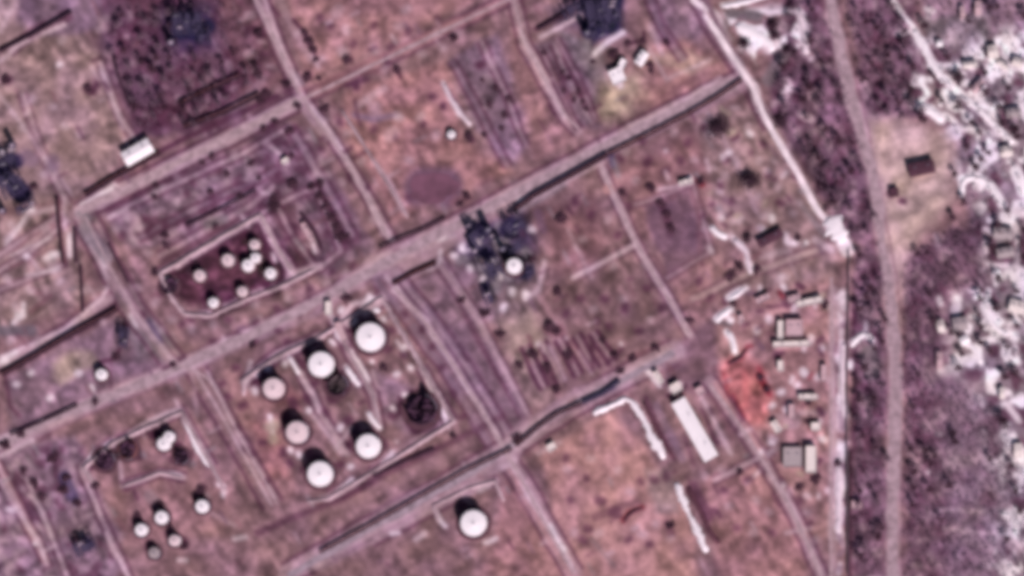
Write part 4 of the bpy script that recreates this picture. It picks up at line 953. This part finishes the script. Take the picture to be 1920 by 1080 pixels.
rack('thin pipe rack right of the purple dotted plot at the top centre', '1008,56 1035,40 1064,24', 6, 2.6, 3)
rack('slanting dark pipe rack in the top left corner', '0,96 60,66 135,22', 6, 2.6, 3)
rack('dark pipe rack along the lower edge of the big tank compound', '700,893 745,872 815,842', 5, 2.4, 3)
rack('steep dark pipe rack beside the narrow shed right of the compact compound', '566,402 590,436 603,468', 5, 2.4, 3)
rack('pale thin pipe rack in the top right of the lower left compound track', '205,460 225,500 240,530', 5, 2.4, 3)

# ------------------------------------------------------------------ process units
def column(x, y, r, h, label, m='steel', group='process columns'):
    px, py = P(x, y); h *= .6
    t = thing('process_column', label, 'process column', (px, py, 0), rnd.uniform(0, 6), group)
    bm = bmesh.new(); cyl(bm, 0, 0, 0, 1.2, r * 1.25, r, 20); cyl(bm, 0, 0, 1.2, h, r, n=20); cyl(bm, 0, 0, h, h + r * .6, r, r * .35, 20)
    obj('shell', bm, M[m], t, smooth=False)
    for k in range(3):
        z = h * (k + 1) / 3.3; bm = bmesh.new()
        cyl(bm, 0, 0, z, z + .1, r + .9, n=20)
        for i in range(10):
            a = i * .628; tube(bm, ((r + .85) * math.cos(a), (r + .85) * math.sin(a), z), ((r + .85) * math.cos(a), (r + .85) * math.sin(a), z + 1), .04, 4)
        obj('platform', bm, M['darksteel'], t)
    bm = bmesh.new(); tube(bm, (r + .3, 0, 0), (r + .3, 0, h), .2, 8); tube(bm, (r + .3, 0, h), (0, 0, h + r * .5), .2, 8); obj('riser_pipe', bm, M['steel'], t)
def frame(x, y, wpx, dpx, deg, h, label, group='steel process structures'):
    px, py = P(x, y); W_, D_ = wpx * SC, dpx * SC
    t = thing('process_structure', label, 'process structure', (px, py, 0), math.radians(deg), group)
    nx_ = max(2, int(W_ / 4) + 1); ny_ = max(2, int(D_ / 4) + 1)
    bm = bmesh.new()
    for i in range(nx_):
        for j in range(ny_):
            box(bm, -W_ / 2 + W_ * i / (nx_ - 1), -D_ / 2 + D_ * j / (ny_ - 1), h / 2, .3, .3, h)
    for z in (h * .5, h):
        for i in range(nx_): box(bm, -W_ / 2 + W_ * i / (nx_ - 1), 0, z - .2, .24, D_, .3)
        for j in range(ny_): box(bm, 0, -D_ / 2 + D_ * j / (ny_ - 1), z - .2, W_, .22, .28)
    obj('frame', bm, M['darksteel'], t)
    bm = bmesh.new()
    for i in range(int(W_ / 1.1)):
        if rnd.random() < .72:
            dd = D_ * rnd.uniform(.4, .95); box(bm, -W_ / 2 + .55 + i * 1.1, rnd.uniform(-1, 1) * (D_ - dd) / 2, h + .02, 1.0, dd, .06)
    obj('deck', bm, M['darksteel'], t)
    for k in range(max(2, int(W_ * D_ / 45))):
        xx = rnd.uniform(-.38, .38) * W_; yy = rnd.uniform(-.38, .38) * D_; l = rnd.uniform(2, 4.5)
        bm = bmesh.new(); rr = rnd.uniform(.4, .8)
        tube(bm, (xx - l / 2, yy, h + .1 + rr), (xx + l / 2, yy, h + .1 + rr), rr, 14); box(bm, xx - l * .3, yy, h + .25, .3, rr * 1.4, .5); box(bm, xx + l * .3, yy, h + .25, .3, rr * 1.4, .5)
        obj('drum', bm, M[rnd.choice(['steel', 'darksteel', 'darksteel', 'pipepale'])], t)
    return t
frame(905, 445, 44, 36, 28, 9, 'dark blue steel structure at the upper left of the central process unit')
frame(965, 425, 40, 28, 28, 8, 'dark blue steel structure under the main road in the central process unit')
frame(925, 505, 34, 40, 28, 7, 'lower dark steel structure left of the white round tank in the process unit')
frame(995, 512, 16, 30, 10, 7, 'narrow black steel structure right of the white round tank')
frame(885, 430, 20, 26, 28, 6, 'small dark structure at the far left tip of the central process unit')
frame(968, 462, 30, 18, 28, 7, 'dark structure just above the white round tank')
frame(918, 556, 22, 26, 20, 5, 'low dark structure at the bottom of the central process unit')
frame(1130, 22, 60, 50, 12, 10, 'large dark blue steel structure cut by the top edge')
frame(1075, 20, 40, 24, 28, 6, 'dark blue steel structure left of the large top edge one')
frame(1125, 62, 36, 22, 28, 7, 'low dark blue steel structure beneath the top edge structure')
frame(352, 45, 56, 40, 0, 9, 'dark blue steel structure in the top left wooded plot')
frame(385, 70, 22, 26, 0, 6, 'small dark steel structure lower right of the top left one')
frame(22, 345, 46, 44, 28, 9, 'dark blue steel structure at the left edge')
frame(12, 300, 36, 22, 10, 7, 'low dark steel structure above the left edge one')
frame(50, 388, 40, 14, 30, 5, 'narrow dark structure below the left edge one')
frame(233, 632, 16, 40, -8, 6, 'narrow upright dark structure at the left middle plot corner')
frame(160, 1025, 40, 26, 20, 6, 'dark structure touching the bottom edge left')
for i, (x, y, r, h, lab, m) in enumerate([
  (890, 470, 1.4, 16, 'pale slim column at the left foot of the central process unit', 'pipepale'),
  (942, 466, 1.5, 18, 'slim column in the middle of the central process unit', 'steel'),
  (915, 430, 1.6, 17, 'grey column near the top of the central process unit', 'steel'),
  (1100, 62, 1.5, 16, 'grey column left of the top edge structure', 'steel'),
  (1152, 30, 1.5, 18, 'blue grey column on the right of the top edge structure', 'darksteel'),
  (322, 80, 1.5, 15, 'pale column below the top left structure', 'pipepale'),
  (25, 272, 1.4, 15, 'pale column at the top of the left edge structures', 'pipepale'),
  (6, 395, 1.4, 13, 'pale column at the left edge below the structures', 'pipepale')]):
    column(x, y, r, h, lab, m)

# ------------------------------------------------------------------ fences
def fence(label, s, h=2.4, m='concrete', step=6.0, group='perimeter fences'):
    pts = [P(*q) for q in parse(s)]; seg = dense(pts, step)
    t = thing('concrete_fence', label, 'fence', (pts[0][0], pts[0][1], 0), 0, group); ox, oy = pts[0]
    bm = bmesh.new(); box(bm, 0, 0, h / 2 - .05, 1, .14, h - .1); box(bm, 0, 0, .12, 1, .26, .24)
    pm = bpy.data.meshes.new('panel'); bm.to_mesh(pm); bm.free(); pm.materials.append(M[m])
    bm = bmesh.new(); box(bm, 0, 0, h / 2, .3, .3, h); qm = bpy.data.meshes.new('post'); bm.to_mesh(qm); bm.free(); qm.materials.append(M[m])
    for a, b_ in list(zip(seg[:-1], seg[1:]))[:98]:
        l = math.hypot(b_[0] - a[0], b_[1] - a[1]); an = math.atan2(b_[1] - a[1], b_[0] - a[0])
        o = link('panel', pm, None, t, ((a[0] + b_[0]) / 2 - ox, (a[1] + b_[1]) / 2 - oy, 0)); o.rotation_euler = (0, 0, an); o.scale = (l - .3, 1, 1)
        link('post', qm, None, t, (a[0] - ox, a[1] - oy, 0))
fence('pale concrete perimeter fence along the east side of the yards', '1592,470 1590,640 1588,800 1590,1080', 2.6)
fence('pale concrete fence beside the bright north east track', '1346,50 1395,125 1438,205 1478,278 1518,350 1560,412', 2.4)
fence('dark fence round the north yard', '1310,-20 1335,30 1346,50', 2.2, 'darkconcrete')

# ------------------------------------------------------------------ trees
def tree_meshes(kind, seed):
    r = random.Random(seed)
    bm = bmesh.new(); h = 6.0 if kind != 'shrub' else 2.6; R = 2.6 if kind != 'shrub' else 1.9
    tubef(bm, (0, 0, 0), (r.uniform(-.2, .2), r.uniform(-.2, .2), h * .55), .22, .13)
    for k in range(7):
        a = r.uniform(0, 6.28); z0 = h * r.uniform(.2, .5); q = R * r.uniform(.5, .9)
        tubef(bm, (0, 0, z0), (q * math.cos(a), q * math.sin(a), z0 + h * r.uniform(.15, .4)), .09, .03)
    tm = bpy.data.meshes.new('trunk'); bm.to_mesh(tm); bm.free(); tm.materials.append(M['bark'])
    vs = []; fs = []
    clumps = [(r.uniform(-1, 1) * R * .62, r.uniform(-1, 1) * R * .62, h * r.uniform(.45, .95), R * r.uniform(.25, .5)) for _ in range(11)]
    clumps.append((0, 0, h * .8, R * .55))
    if kind == 'spruce':
        clumps = [(0, 0, h * (1.25 - .1 * k), R * (.12 + .1 * k)) for k in range(10)]
    n = 620 if kind == 'spruce' else 420
    for i in range(n):
        cx_, cy_, cz_, cr = r.choice(clumps)
        d = Vector((r.gauss(0, 1), r.gauss(0, 1), r.gauss(0, .7 if kind != 'spruce' else .25))).normalized() * cr * r.uniform(.35, 1.1)
        c = Vector((cx_, cy_, cz_)) + d; s = r.uniform(.14, .34)
        u = Vector((r.gauss(0, 1), r.gauss(0, 1), r.gauss(0, 1))).normalized(); v = u.orthogonal().normalized() * .5
        b0 = len(vs); vs += [c - u * s - v * s, c + u * s - v * s * .4, c + u * s * .8 + v * s, c - u * s * .6 + v * s * .8]; fs.append((b0, b0 + 1, b0 + 2, b0 + 3))
    out = []
    cm = bpy.data.meshes.new('crown'); cm.from_pydata([tuple(v) for v in vs], [], fs); cm.update()
    return tm, cm
def tubef(bm, a, b, r0, r1, n=6):
    a = Vector(a); b = Vector(b); d = b - a
    mt = Matrix.Translation((a + b) / 2) @ d.to_track_quat('Z', 'Y').to_matrix().to_4x4()
    bmesh.ops.create_cone(bm, cap_ends=True, segments=n, radius1=r0, radius2=r1, depth=d.length, matrix=mt)
PROTO = {}
for kind, mats in (('tree', ('twig', 'twigd', 'twigb')), ('shrub', ('twigd', 'twig')), ('spruce', ('spruce',))):
    for mi, mm in enumerate(mats):
        for v in range(3):
            tm, cm = tree_meshes(kind, 100 * mi + v + len(kind)); cm.materials.append(M[mm])
            PROTO.setdefault((kind, mm), []).append((tm, cm))
NM = {'tree': ('bare_tree', 'tree'), 'shrub': ('shrub', 'shrub'), 'spruce': ('spruce_tree', 'tree')}
LM = [(695,632,'largest white tank'),(603,683,'second big white tank'),(514,728,'dull pink big tank'),(558,810,'left row pinkish tank'),(691,836,'lower right big tank'),
 (601,888,'brightest big white tank'),(888,980,'lone bottom edge tank'),(790,768,'big charred tank'),(632,722,'sooty grey tank'),(428,488,'compact compound left middle tank'),
 (375,517,'compact compound leftmost white tank'),(508,513,'compact compound right tank'),(401,568,'compact compound bottom tank'),(313,826,'white twin tanks'),(380,949,'lower left compound right tank'),
 (266,993,'lower cluster leftmost tank'),(328,1013,'pale bottom tank'),(196,862,'black corner tank'),(191,702,'single left plot tank'),(964,499,'process unit round tank'),(1183,125,'yellowish yard blocks'),
 (812,352,'round dark pond'),(259,286,'white roofed roadside shed'),(1302,805,'long white shed'),(1210,800,'bent snow bank'),(1297,970,'straight snow bank'),(1727,316,'dark clearing hall'),
 (1676,361,'dark clearing hut'),(1444,447,'long dark shed'),(1520,861,'oblong pale block'),(1486,857,'square grey block'),(1489,625,'pale yard block'),(1517,566,'slim pale yard shed'),
 (1514,744,'midway slim shed'),(535,302,'tiny hut in the purple plot'),(577,437,'very narrow slanting shed'),(1286,342,'bright pump hut'),(1034,838,'orange plot corner hut'),(846,252,'tiny white tank'),
 (565,182,'upper left road crossing'),(1395,730,'red soil patch'),(720,490,'central road crossing'),(1290,630,'lower road end'),
 (1130,22,'top edge steel structure'),(352,45,'top left steel structure'),(22,345,'left edge steel structure'),(150,397,'left road corner'),(1568,430,'gate snow heap'),(1385,150,'main road top end'),
 (1861,98,'upright white settlement house'),(1818,122,'house beside the diagonal snow bank'),(1900,212,'right edge grey house'),(1840,340,'arched snow bank'),(1880,455,'two wide grey houses'),
 (1800,608,'square grey settlement house'),(1905,575,'large right edge house'),(1878,737,'thin white shed'),(1908,845,'lower right edge house'),(1395,480,'crooked snow bank'),(1371,640,'short snow heap'),
 (1606,946,'little pink strip hut'),(1190,690,'lower road bend'),(950,850,'lower track crossing'),(1045,650,'beige rows of the middle plot'),(20,760,'main road left end'),(1160,240,'main road dark rack'),
 (900,600,'purple track plot'),(1740,212,'broad snow heap'),(1833,16,'thin sheds at the top'),(1240,400,'purple brown plot')]
USED = set()
def place_label(base, x, y):
    def dirn(dx, dy):
        a = math.degrees(math.atan2(dy, dx)) % 360
        return ['right of', 'below and right of', 'below', 'below and left of', 'left of', 'above and left of', 'above', 'above and right of'][int((a + 22.5) // 45) % 8]
    near = sorted(LM, key=lambda q: (q[0] - x) ** 2 + (q[1] - y) ** 2)
    for q in near[:5]:
        d = math.hypot(q[0] - x, q[1] - y)
        for word in ('', 'close ' if d < 45 else 'a little ' if d < 80 else 'well ' if d < 150 else 'far '):
            l = base + ' ' + word + dirn(x - q[0], y - q[1]) + ' the ' + q[2]
            if l not in USED and len(l.split()) <= 16: USED.add(l); return l
    for a in near[:4]:
        for b_ in near[1:6]:
            l = base + ' between the ' + a[2] + ' and the ' + b_[2]
            if a is not b_ and l not in USED and len(l.split()) <= 16: USED.add(l); return l
    return base + ' ' + dirn(x - near[0][0], y - near[0][1]) + ' the ' + near[0][2]
def plant(kind, mm, x, y, diam_px, label, group):
    if label in AUTO:
        size = 'tiny ' if diam_px < 10.5 else 'small ' if diam_px < 13 else '' if diam_px < 16 else 'broad '
        label = place_label(size + ('dark evergreen' if kind == 'spruce' else 'bare bush' if kind == 'shrub' else 'dark bare tree'), x, y)
    px, py = P(x, y); tm, cm = rnd.choice(PROTO[(kind, mm)])
    t = thing(NM[kind][0], label, NM[kind][1], (px, py, 0), rnd.uniform(0, 6.28), group)
    base = 5.2 if kind != 'shrub' else 3.8
    s = diam_px * SC / base * (1.25 if kind == 'shrub' else 1.7 if kind == 'spruce' else 1.15); t.scale = (s * rnd.uniform(.9, 1.3), s * rnd.uniform(.9, 1.2), s * rnd.uniform(.8, 1.1) * (.38 if kind == 'shrub' else .2 if kind == 'spruce' else .9))
    link('trunk', tm, None, t); link('crown', cm, None, t)
def many(s): return [tuple(float(v) for v in q.split(',')) for q in s.split()]
AUTO = set()
ZN = [  # kind, twig material, label, group, positions x,y,diameter
 ('shrub', 'twigd', 'dark bare bush on the verge where the upper road meets the upper left track', 'bushes at the upper crossing',
  '484,140,14 500,178,14 489,190,11 537,160,14 577,145,12 558,199,11 608,203,13 543,246,12 516,228,11 495,242,11 484,62,14 573,62,11 580,78,12 588,94,11 593,112,9 598,147,9'),
 ('shrub', 'twigd', 'dark bare bush along the upper edge of the pink plot', 'bushes of the pink plot',
  '650,112,10 675,163,10 665,171,9 724,114,11 745,132,12 750,146,10 775,195,9 832,200,9 870,30,9 905,8,10 850,72,12 715,62,7 690,155,9'),
 ('shrub', 'twigd', 'dark bare bush in the upper purple plot above the compact compound', 'bushes of the upper purple plot',
  '547,292,9 512,388,18 515,372,12 550,346,15 583,350,11 600,345,13 600,368,12 612,388,13 622,408,14 632,428,15 638,446,16 650,443,9 398,293,10 380,305,9 425,325,9 292,348,10 470,306,11 450,368,8 486,335,8 395,360,9 405,425,9 310,442,12 313,460,11 355,508,11 370,496,10 290,510,12 290,370,8'),
 ('shrub', 'twigd', 'dark bare bush on the verge of the main diagonal road', 'bushes of the main road verge',
  '675,390,9 676,412,8 758,402,9 758,443,9 685,486,9 875,368,12 862,382,10 848,395,9 895,402,8 950,333,10 983,285,9 972,327,9 1050,278,9 1120,246,10 1150,222,9 1240,178,8 1195,190,9 1186,206,10 473,647,10 345,672,10 325,684,10 247,732,9 300,734,8 206,752,9 180,753,10 78,752,10 35,762,9'),
 ('shrub', 'twigd', 'dark bare bush in the yards near the yellowish ground', 'bushes of the yellowish yard',
  '1150,101,14 1178,82,9 1206,77,9 1220,122,10 1222,132,9 1250,80,9 1112,115,7 1055,135,7 1068,147,7 1058,170,7 1086,172,8 1078,188,7 1092,190,7 1100,206,8 1020,100,7'),
 ('shrub', 'twigd', 'dark bare bush in the purple grey plot under the upper road', 'bushes of the purple grey plot',
  '918,195,9 880,256,14 908,254,8 940,240,9 955,185,9 853,70,9 930,165,8 945,215,8 905,150,7'),
 ('spruce', 'spruce', 'dark rounded evergreen in the north east yards', 'evergreens of the north east yards',
  '1345,240,22 1405,338,24 1400,446,12 1463,225,16 1449,46,14 1452,66,12 1395,82,14 1407,73,11 1474,92,10'),
 ('shrub', 'twigd', 'dark bare bush in the brown plots right of the process unit', 'bushes of the brown plots',
  '1053,410,16 995,455,9 997,485,10 1220,352,13 1166,362,11 1195,405,11 1313,340,13 1210,446,10 1303,376,9 1099,347,8 1120,474,8 1240,382,13 1250,402,11 1258,428,12 1262,448,9 1330,505,9 1293,600,11 1250,625,11'),
 ('shrub', 'twigd', 'dark bare bush in the plots between the process unit and the lower road', 'bushes of the middle plots',
  '865,563,11 910,587,13 915,580,9 1045,547,14 1005,570,9 1030,612,16 1043,622,14 938,625,12 1000,666,14 973,685,13 1028,690,13 1034,705,11 1065,665,14 1070,680,10 1043,730,12 1103,645,10 1111,668,9 1112,684,9 1153,667,13 1163,656,10 1130,638,10 1208,656,11 1230,652,12 1247,632,9 1163,696,10 1005,755,10 830,592,8 845,766,8 865,766,9 905,771,8 825,727,8 1185,672,12 878,690,8 895,665,7'),
 ('shrub', 'twigd', 'dark bare bush near the lower road and orange plot', 'bushes of the lower road',
  '850,817,10 824,839,10 780,838,9 970,822,12 988,815,9 1035,859,9 1025,890,9 1026,935,10 1036,955,9 1205,856,9 1175,765,8 1196,795,8 1322,792,8 1326,800,7 1268,957,8 1292,998,8 1245,806,9 1280,806,9 1257,985,12 740,890,9 860,889,8 1100,860,7 1206,805,7 1301,1020,9'),
 ('shrub', 'twigd', 'dark bare bush in the east yards beside the red soil', 'bushes of the east yards',
  '1547,572,12 1472,697,11 1515,753,10 1520,790,12 1375,570,11 1390,572,10 1426,708,12 1438,730,12 1495,446,10 1540,352,12 1548,392,10 1548,453,11 1385,500,14 1420,506,12 1372,517,14 1356,865,10 1388,885,10 1430,932,9 1336,820,9 1490,826,10 1538,868,9 1528,898,13 1500,914,11 1483,880,8 1560,905,8 1385,400,7 1570,868,10 1530,722,9 1500,560,8 1526,600,8 1403,400,8'),
 ('shrub', 'twigd', 'dark bare bush in the lower left purple plot', 'bushes of the lower left plot',
  '40,814,13 133,832,10 45,884,11 102,858,13 95,862,10 66,906,13 80,932,11 58,1010,11 145,944,12 184,932,9 180,912,11 120,920,13 125,895,12 112,905,10 20,905,7 25,930,8 78,1005,8 175,972,9 10,835,13 132,882,9 215,943,7 200,985,7 275,912,9'),
 ('shrub', 'twigd', 'dark bare bush on the tank farm soil outside the white tanks', 'bushes among the tanks',
  '405,852,9 378,921,13 368,930,10 300,946,12 318,985,11 285,1011,10 345,1025,10 408,976,9 650,560,14 732,715,11 720,688,12 738,682,10 705,690,9 440,1010,8 500,640,8 575,870,7 480,660,8 640,715,9 655,590,8 258,968,12 740,655,8 830,770,8 690,722,8 520,600,8'),
 ('shrub', 'twigd', 'dark bare bush at the left edge plots', 'bushes of the left edge plots',
  '165,166,12 176,155,9 10,150,13 64,350,12 26,292,9 105,340,9 118,372,8 60,315,9 218,670,12 228,655,11 190,677,9 205,730,8 60,592,9 72,580,8 85,568,8 100,608,9 118,600,8 62,634,10 105,282,8 130,290,8 75,270,9'),
]
for kind, mm, lab, grp, s in ZN:
    AUTO.add(lab)
    thin = any(k in grp for k in ('middle', 'brown', 'lower road', 'east yards', 'among', 'pink', 'left edge', 'verge', 'lower left'))
    for n_, (x, y, d) in enumerate(many(s)):
        if thin and (d < 9.5 or (d < 11.5 and n_ % 2)): continue
        plant(kind, mm, x, y, d * 1.15, lab, grp)

# woods: the listed positions first, then fill between
def inpoly(x, y, pts):
    ins = False
    for i in range(len(pts)):
        x0, y0 = pts[i]; x1, y1 = pts[i - 1]
        if (y0 > y) != (y1 > y) and x < (x1 - x0) * (y - y0) / (y1 - y0) + x0: ins = not ins
    return ins
BLOCK = [(1760, 82, 8), (1804, 25, 8), (1833, 16, 10)]
def scatter(poly, n, mind, r, avoid=()):
    xs = [p[0] for p in poly]; ys = [p[1] for p in poly]; out = []
    tries = 0
    while len(out) < n and tries < n * 60:
        tries += 1
        x = r.uniform(min(xs), max(xs)); y = r.uniform(min(ys), max(ys))
        if not inpoly(x, y, poly): continue
        if any((x - a) ** 2 + (y - b_) ** 2 < mind * mind for a, b_ in out): continue
        if any((x - a[0]) ** 2 + (y - a[1]) ** 2 < (a[2] + 6) ** 2 for a in avoid): continue
        out.append((x, y))
    return out
rw = random.Random(5)
WOODS = [
 ('bare purple tree in the strip between the bright fence track and the straight road', 'trees of the north strip', [(1475, 0), (1545, 0), (1585, 170), (1640, 400), (1640, 460), (1600, 450), (1520, 320), (1450, 200)], 40, 16),
 ('bare purple tree in the wood north of the sandy clearing', 'trees of the north wood', [(1590, 0), (1680, 0), (1710, 110), (1735, 215), (1640, 225), (1605, 120)], 26, 20),
 ('bare tree in the long narrow strip between perimeter fence and straight road', 'trees of the long strip', [(1603, 480), (1645, 460), (1662, 560), (1664, 1060), (1603, 1060)], 34, 17),
 ('bare tree of the dense plot in the top left', 'trees of the top left plot', [(200, 30), (330, 0), (330, 110), (440, 80), (490, 140), (400, 230), (270, 240), (215, 130)], 46, 16),
]
for lab, grp, poly, n, md in WOODS:
    for (x, y) in scatter(poly, n, md, rw):
        plant('tree', rw.choice(['twig', 'twig', 'twigd']), x, y, rw.uniform(11, 19), lab, grp)
AUTO |= {'dark bare tree standing among the snow and houses of the eastern settlement', 'dark bare tree in the purple wood right of the straight road', 'dark bare tree in the wood north of the sandy clearing'}
dots = many('1643,50,13 1665,102,11 1632,120,11 1690,80,12')
for x, y, d in dots: plant('tree', 'twigd', x, y, d, 'dark bare tree in the wood north of the sandy clearing', 'darker trees of the north wood')
ne = many('1730,48,16 1776,110,14 1797,148,17 1799,140,12 1797,200,18 1723,222,18 1733,226,12 1712,125,15 1822,230,15 1845,175,16 1870,200,16 1879,230,14 1847,135,11 1750,145,11 1765,190,12 1900,240,16 1905,255,14 1835,250,12 1868,420,16 1855,465,17 1862,470,13 1872,520,16 1805,380,14 1785,410,13 1835,560,16 1838,545,11 1838,612,12 1838,640,14 1832,590,11 1865,580,14 1795,625,14 1783,622,12 1803,665,13 1793,688,13 1855,660,12 1888,650,11 1870,580,13 1905,612,13 1900,700,14 1885,708,15 1880,790,18 1887,800,13 1915,460,13 1919,430,13 1815,42,11 1855,15,13 1870,10,11 1848,100,10 1917,30,14 1890,165,13 1827,310,13 1838,300,13 1790,325,14 1852,285,12 1812,275,13 1905,545,10 1887,395,12 1917,480,12')
for x, y, d in ne: plant('tree', 'twigd', x, y, d * 1.1, 'dark bare tree standing among the snow and houses of the eastern settlement', 'trees of the settlement')
lw = many('1740,550,12 1748,600,14 1717,475,14 1738,473,10 1790,825,16 1787,812,14 1745,870,13 1715,885,14 1712,915,14 1742,918,14 1780,912,14 1708,945,13 1762,975,14 1855,858,12 1897,872,13 1905,918,13 1910,957,12 1887,1010,12 1720,700,12 1712,760,12 1707,838,13 1735,845,14 1750,855,13')
for x, y, d in lw: plant('tree', 'twigd', x, y, d * 1.15, 'dark bare tree in the purple wood right of the straight road', 'trees of the lower wood')
# the woods' mass of thin saplings, past counting
def mass(name, polys, per, sz, mm, seed):
    r = random.Random(seed); vs = []; fs = []
    for poly, n, md in polys:
        for (x, y) in scatter(poly, n, md, r):
            cx_, cy_ = P(x, y); R = r.uniform(*sz) * SC / 2; hh = R * r.uniform(1.2, 2.0)
            for i in range(per):
                d = Vector((r.gauss(0, 1), r.gauss(0, 1), r.gauss(0, .8))).normalized() * R * r.uniform(.2, 1)
                c = Vector((cx_, cy_, hh + .8)) + d; s = r.uniform(.13, .3)
                u = Vector((r.gauss(0, 1), r.gauss(0, 1), r.gauss(0, 1))).normalized(); v = u.orthogonal().normalized() * .5
                b0 = len(vs); vs += [c - u * s - v * s, c + u * s - v * s * .4, c + u * s * .8 + v * s, c - u * s * .6 + v * s * .8]; fs.append((b0, b0 + 1, b0 + 2, b0 + 3))
            b0 = len(vs); rr = .07   # stem
            for (a_, b_) in ((-1, -1), (1, -1), (0, 1.2)): vs.append(Vector((cx_ + a_ * rr, cy_ + b_ * rr, 0)))
            vs.append(Vector((cx_, cy_, hh + .8))); fs += [(b0, b0 + 1, b0 + 3), (b0 + 1, b0 + 2, b0 + 3), (b0 + 2, b0, b0 + 3)]
    me_ = bpy.data.meshes.new(name); me_.from_pydata([tuple(v) for v in vs], [], fs); me_.update()
    return link(name, me_, M[mm])
o = mass('woodland', [([(1700, 520), (1760, 450), (1840, 420), (1850, 540), (1770, 560), (1750, 720), (1860, 760), (1930, 900), (1930, 1090), (1700, 1090)], 520, 11)], 110, (9, 17), 'twig', 1)
tag(o, 'purple leafless thicket filling the lower right wood', 'woodland', kind='stuff')
o = mass('thicket', [([(1720, 0), (1930, 0), (1930, 720), (1850, 700), (1840, 420), (1800, 280), (1750, 150)], 190, 17)], 80, (7, 13), 'twigb', 2)
tag(o, 'grey brown brush between the settlement houses', 'brush', kind='stuff')
o = mass('undergrowth', [([(1475, 0), (1548, 0), (1590, 170), (1640, 400), (1640, 460), (1600, 450), (1520, 320), (1450, 200)], 120, 11), ([(1590, 0), (1690, 0), (1720, 110), (1740, 215), (1640, 225), (1605, 120)], 90, 12), ([(1603, 480), (1650, 460), (1664, 560), (1664, 1080), (1603, 1080)], 130, 10), ([(200, 20), (440, 0), (500, 140), (400, 235), (260, 245), (215, 130)], 150, 12)], 80, (8, 14), 'twig', 3)
tag(o, 'low purple brush under the trees of the woods', 'undergrowth', kind='stuff')
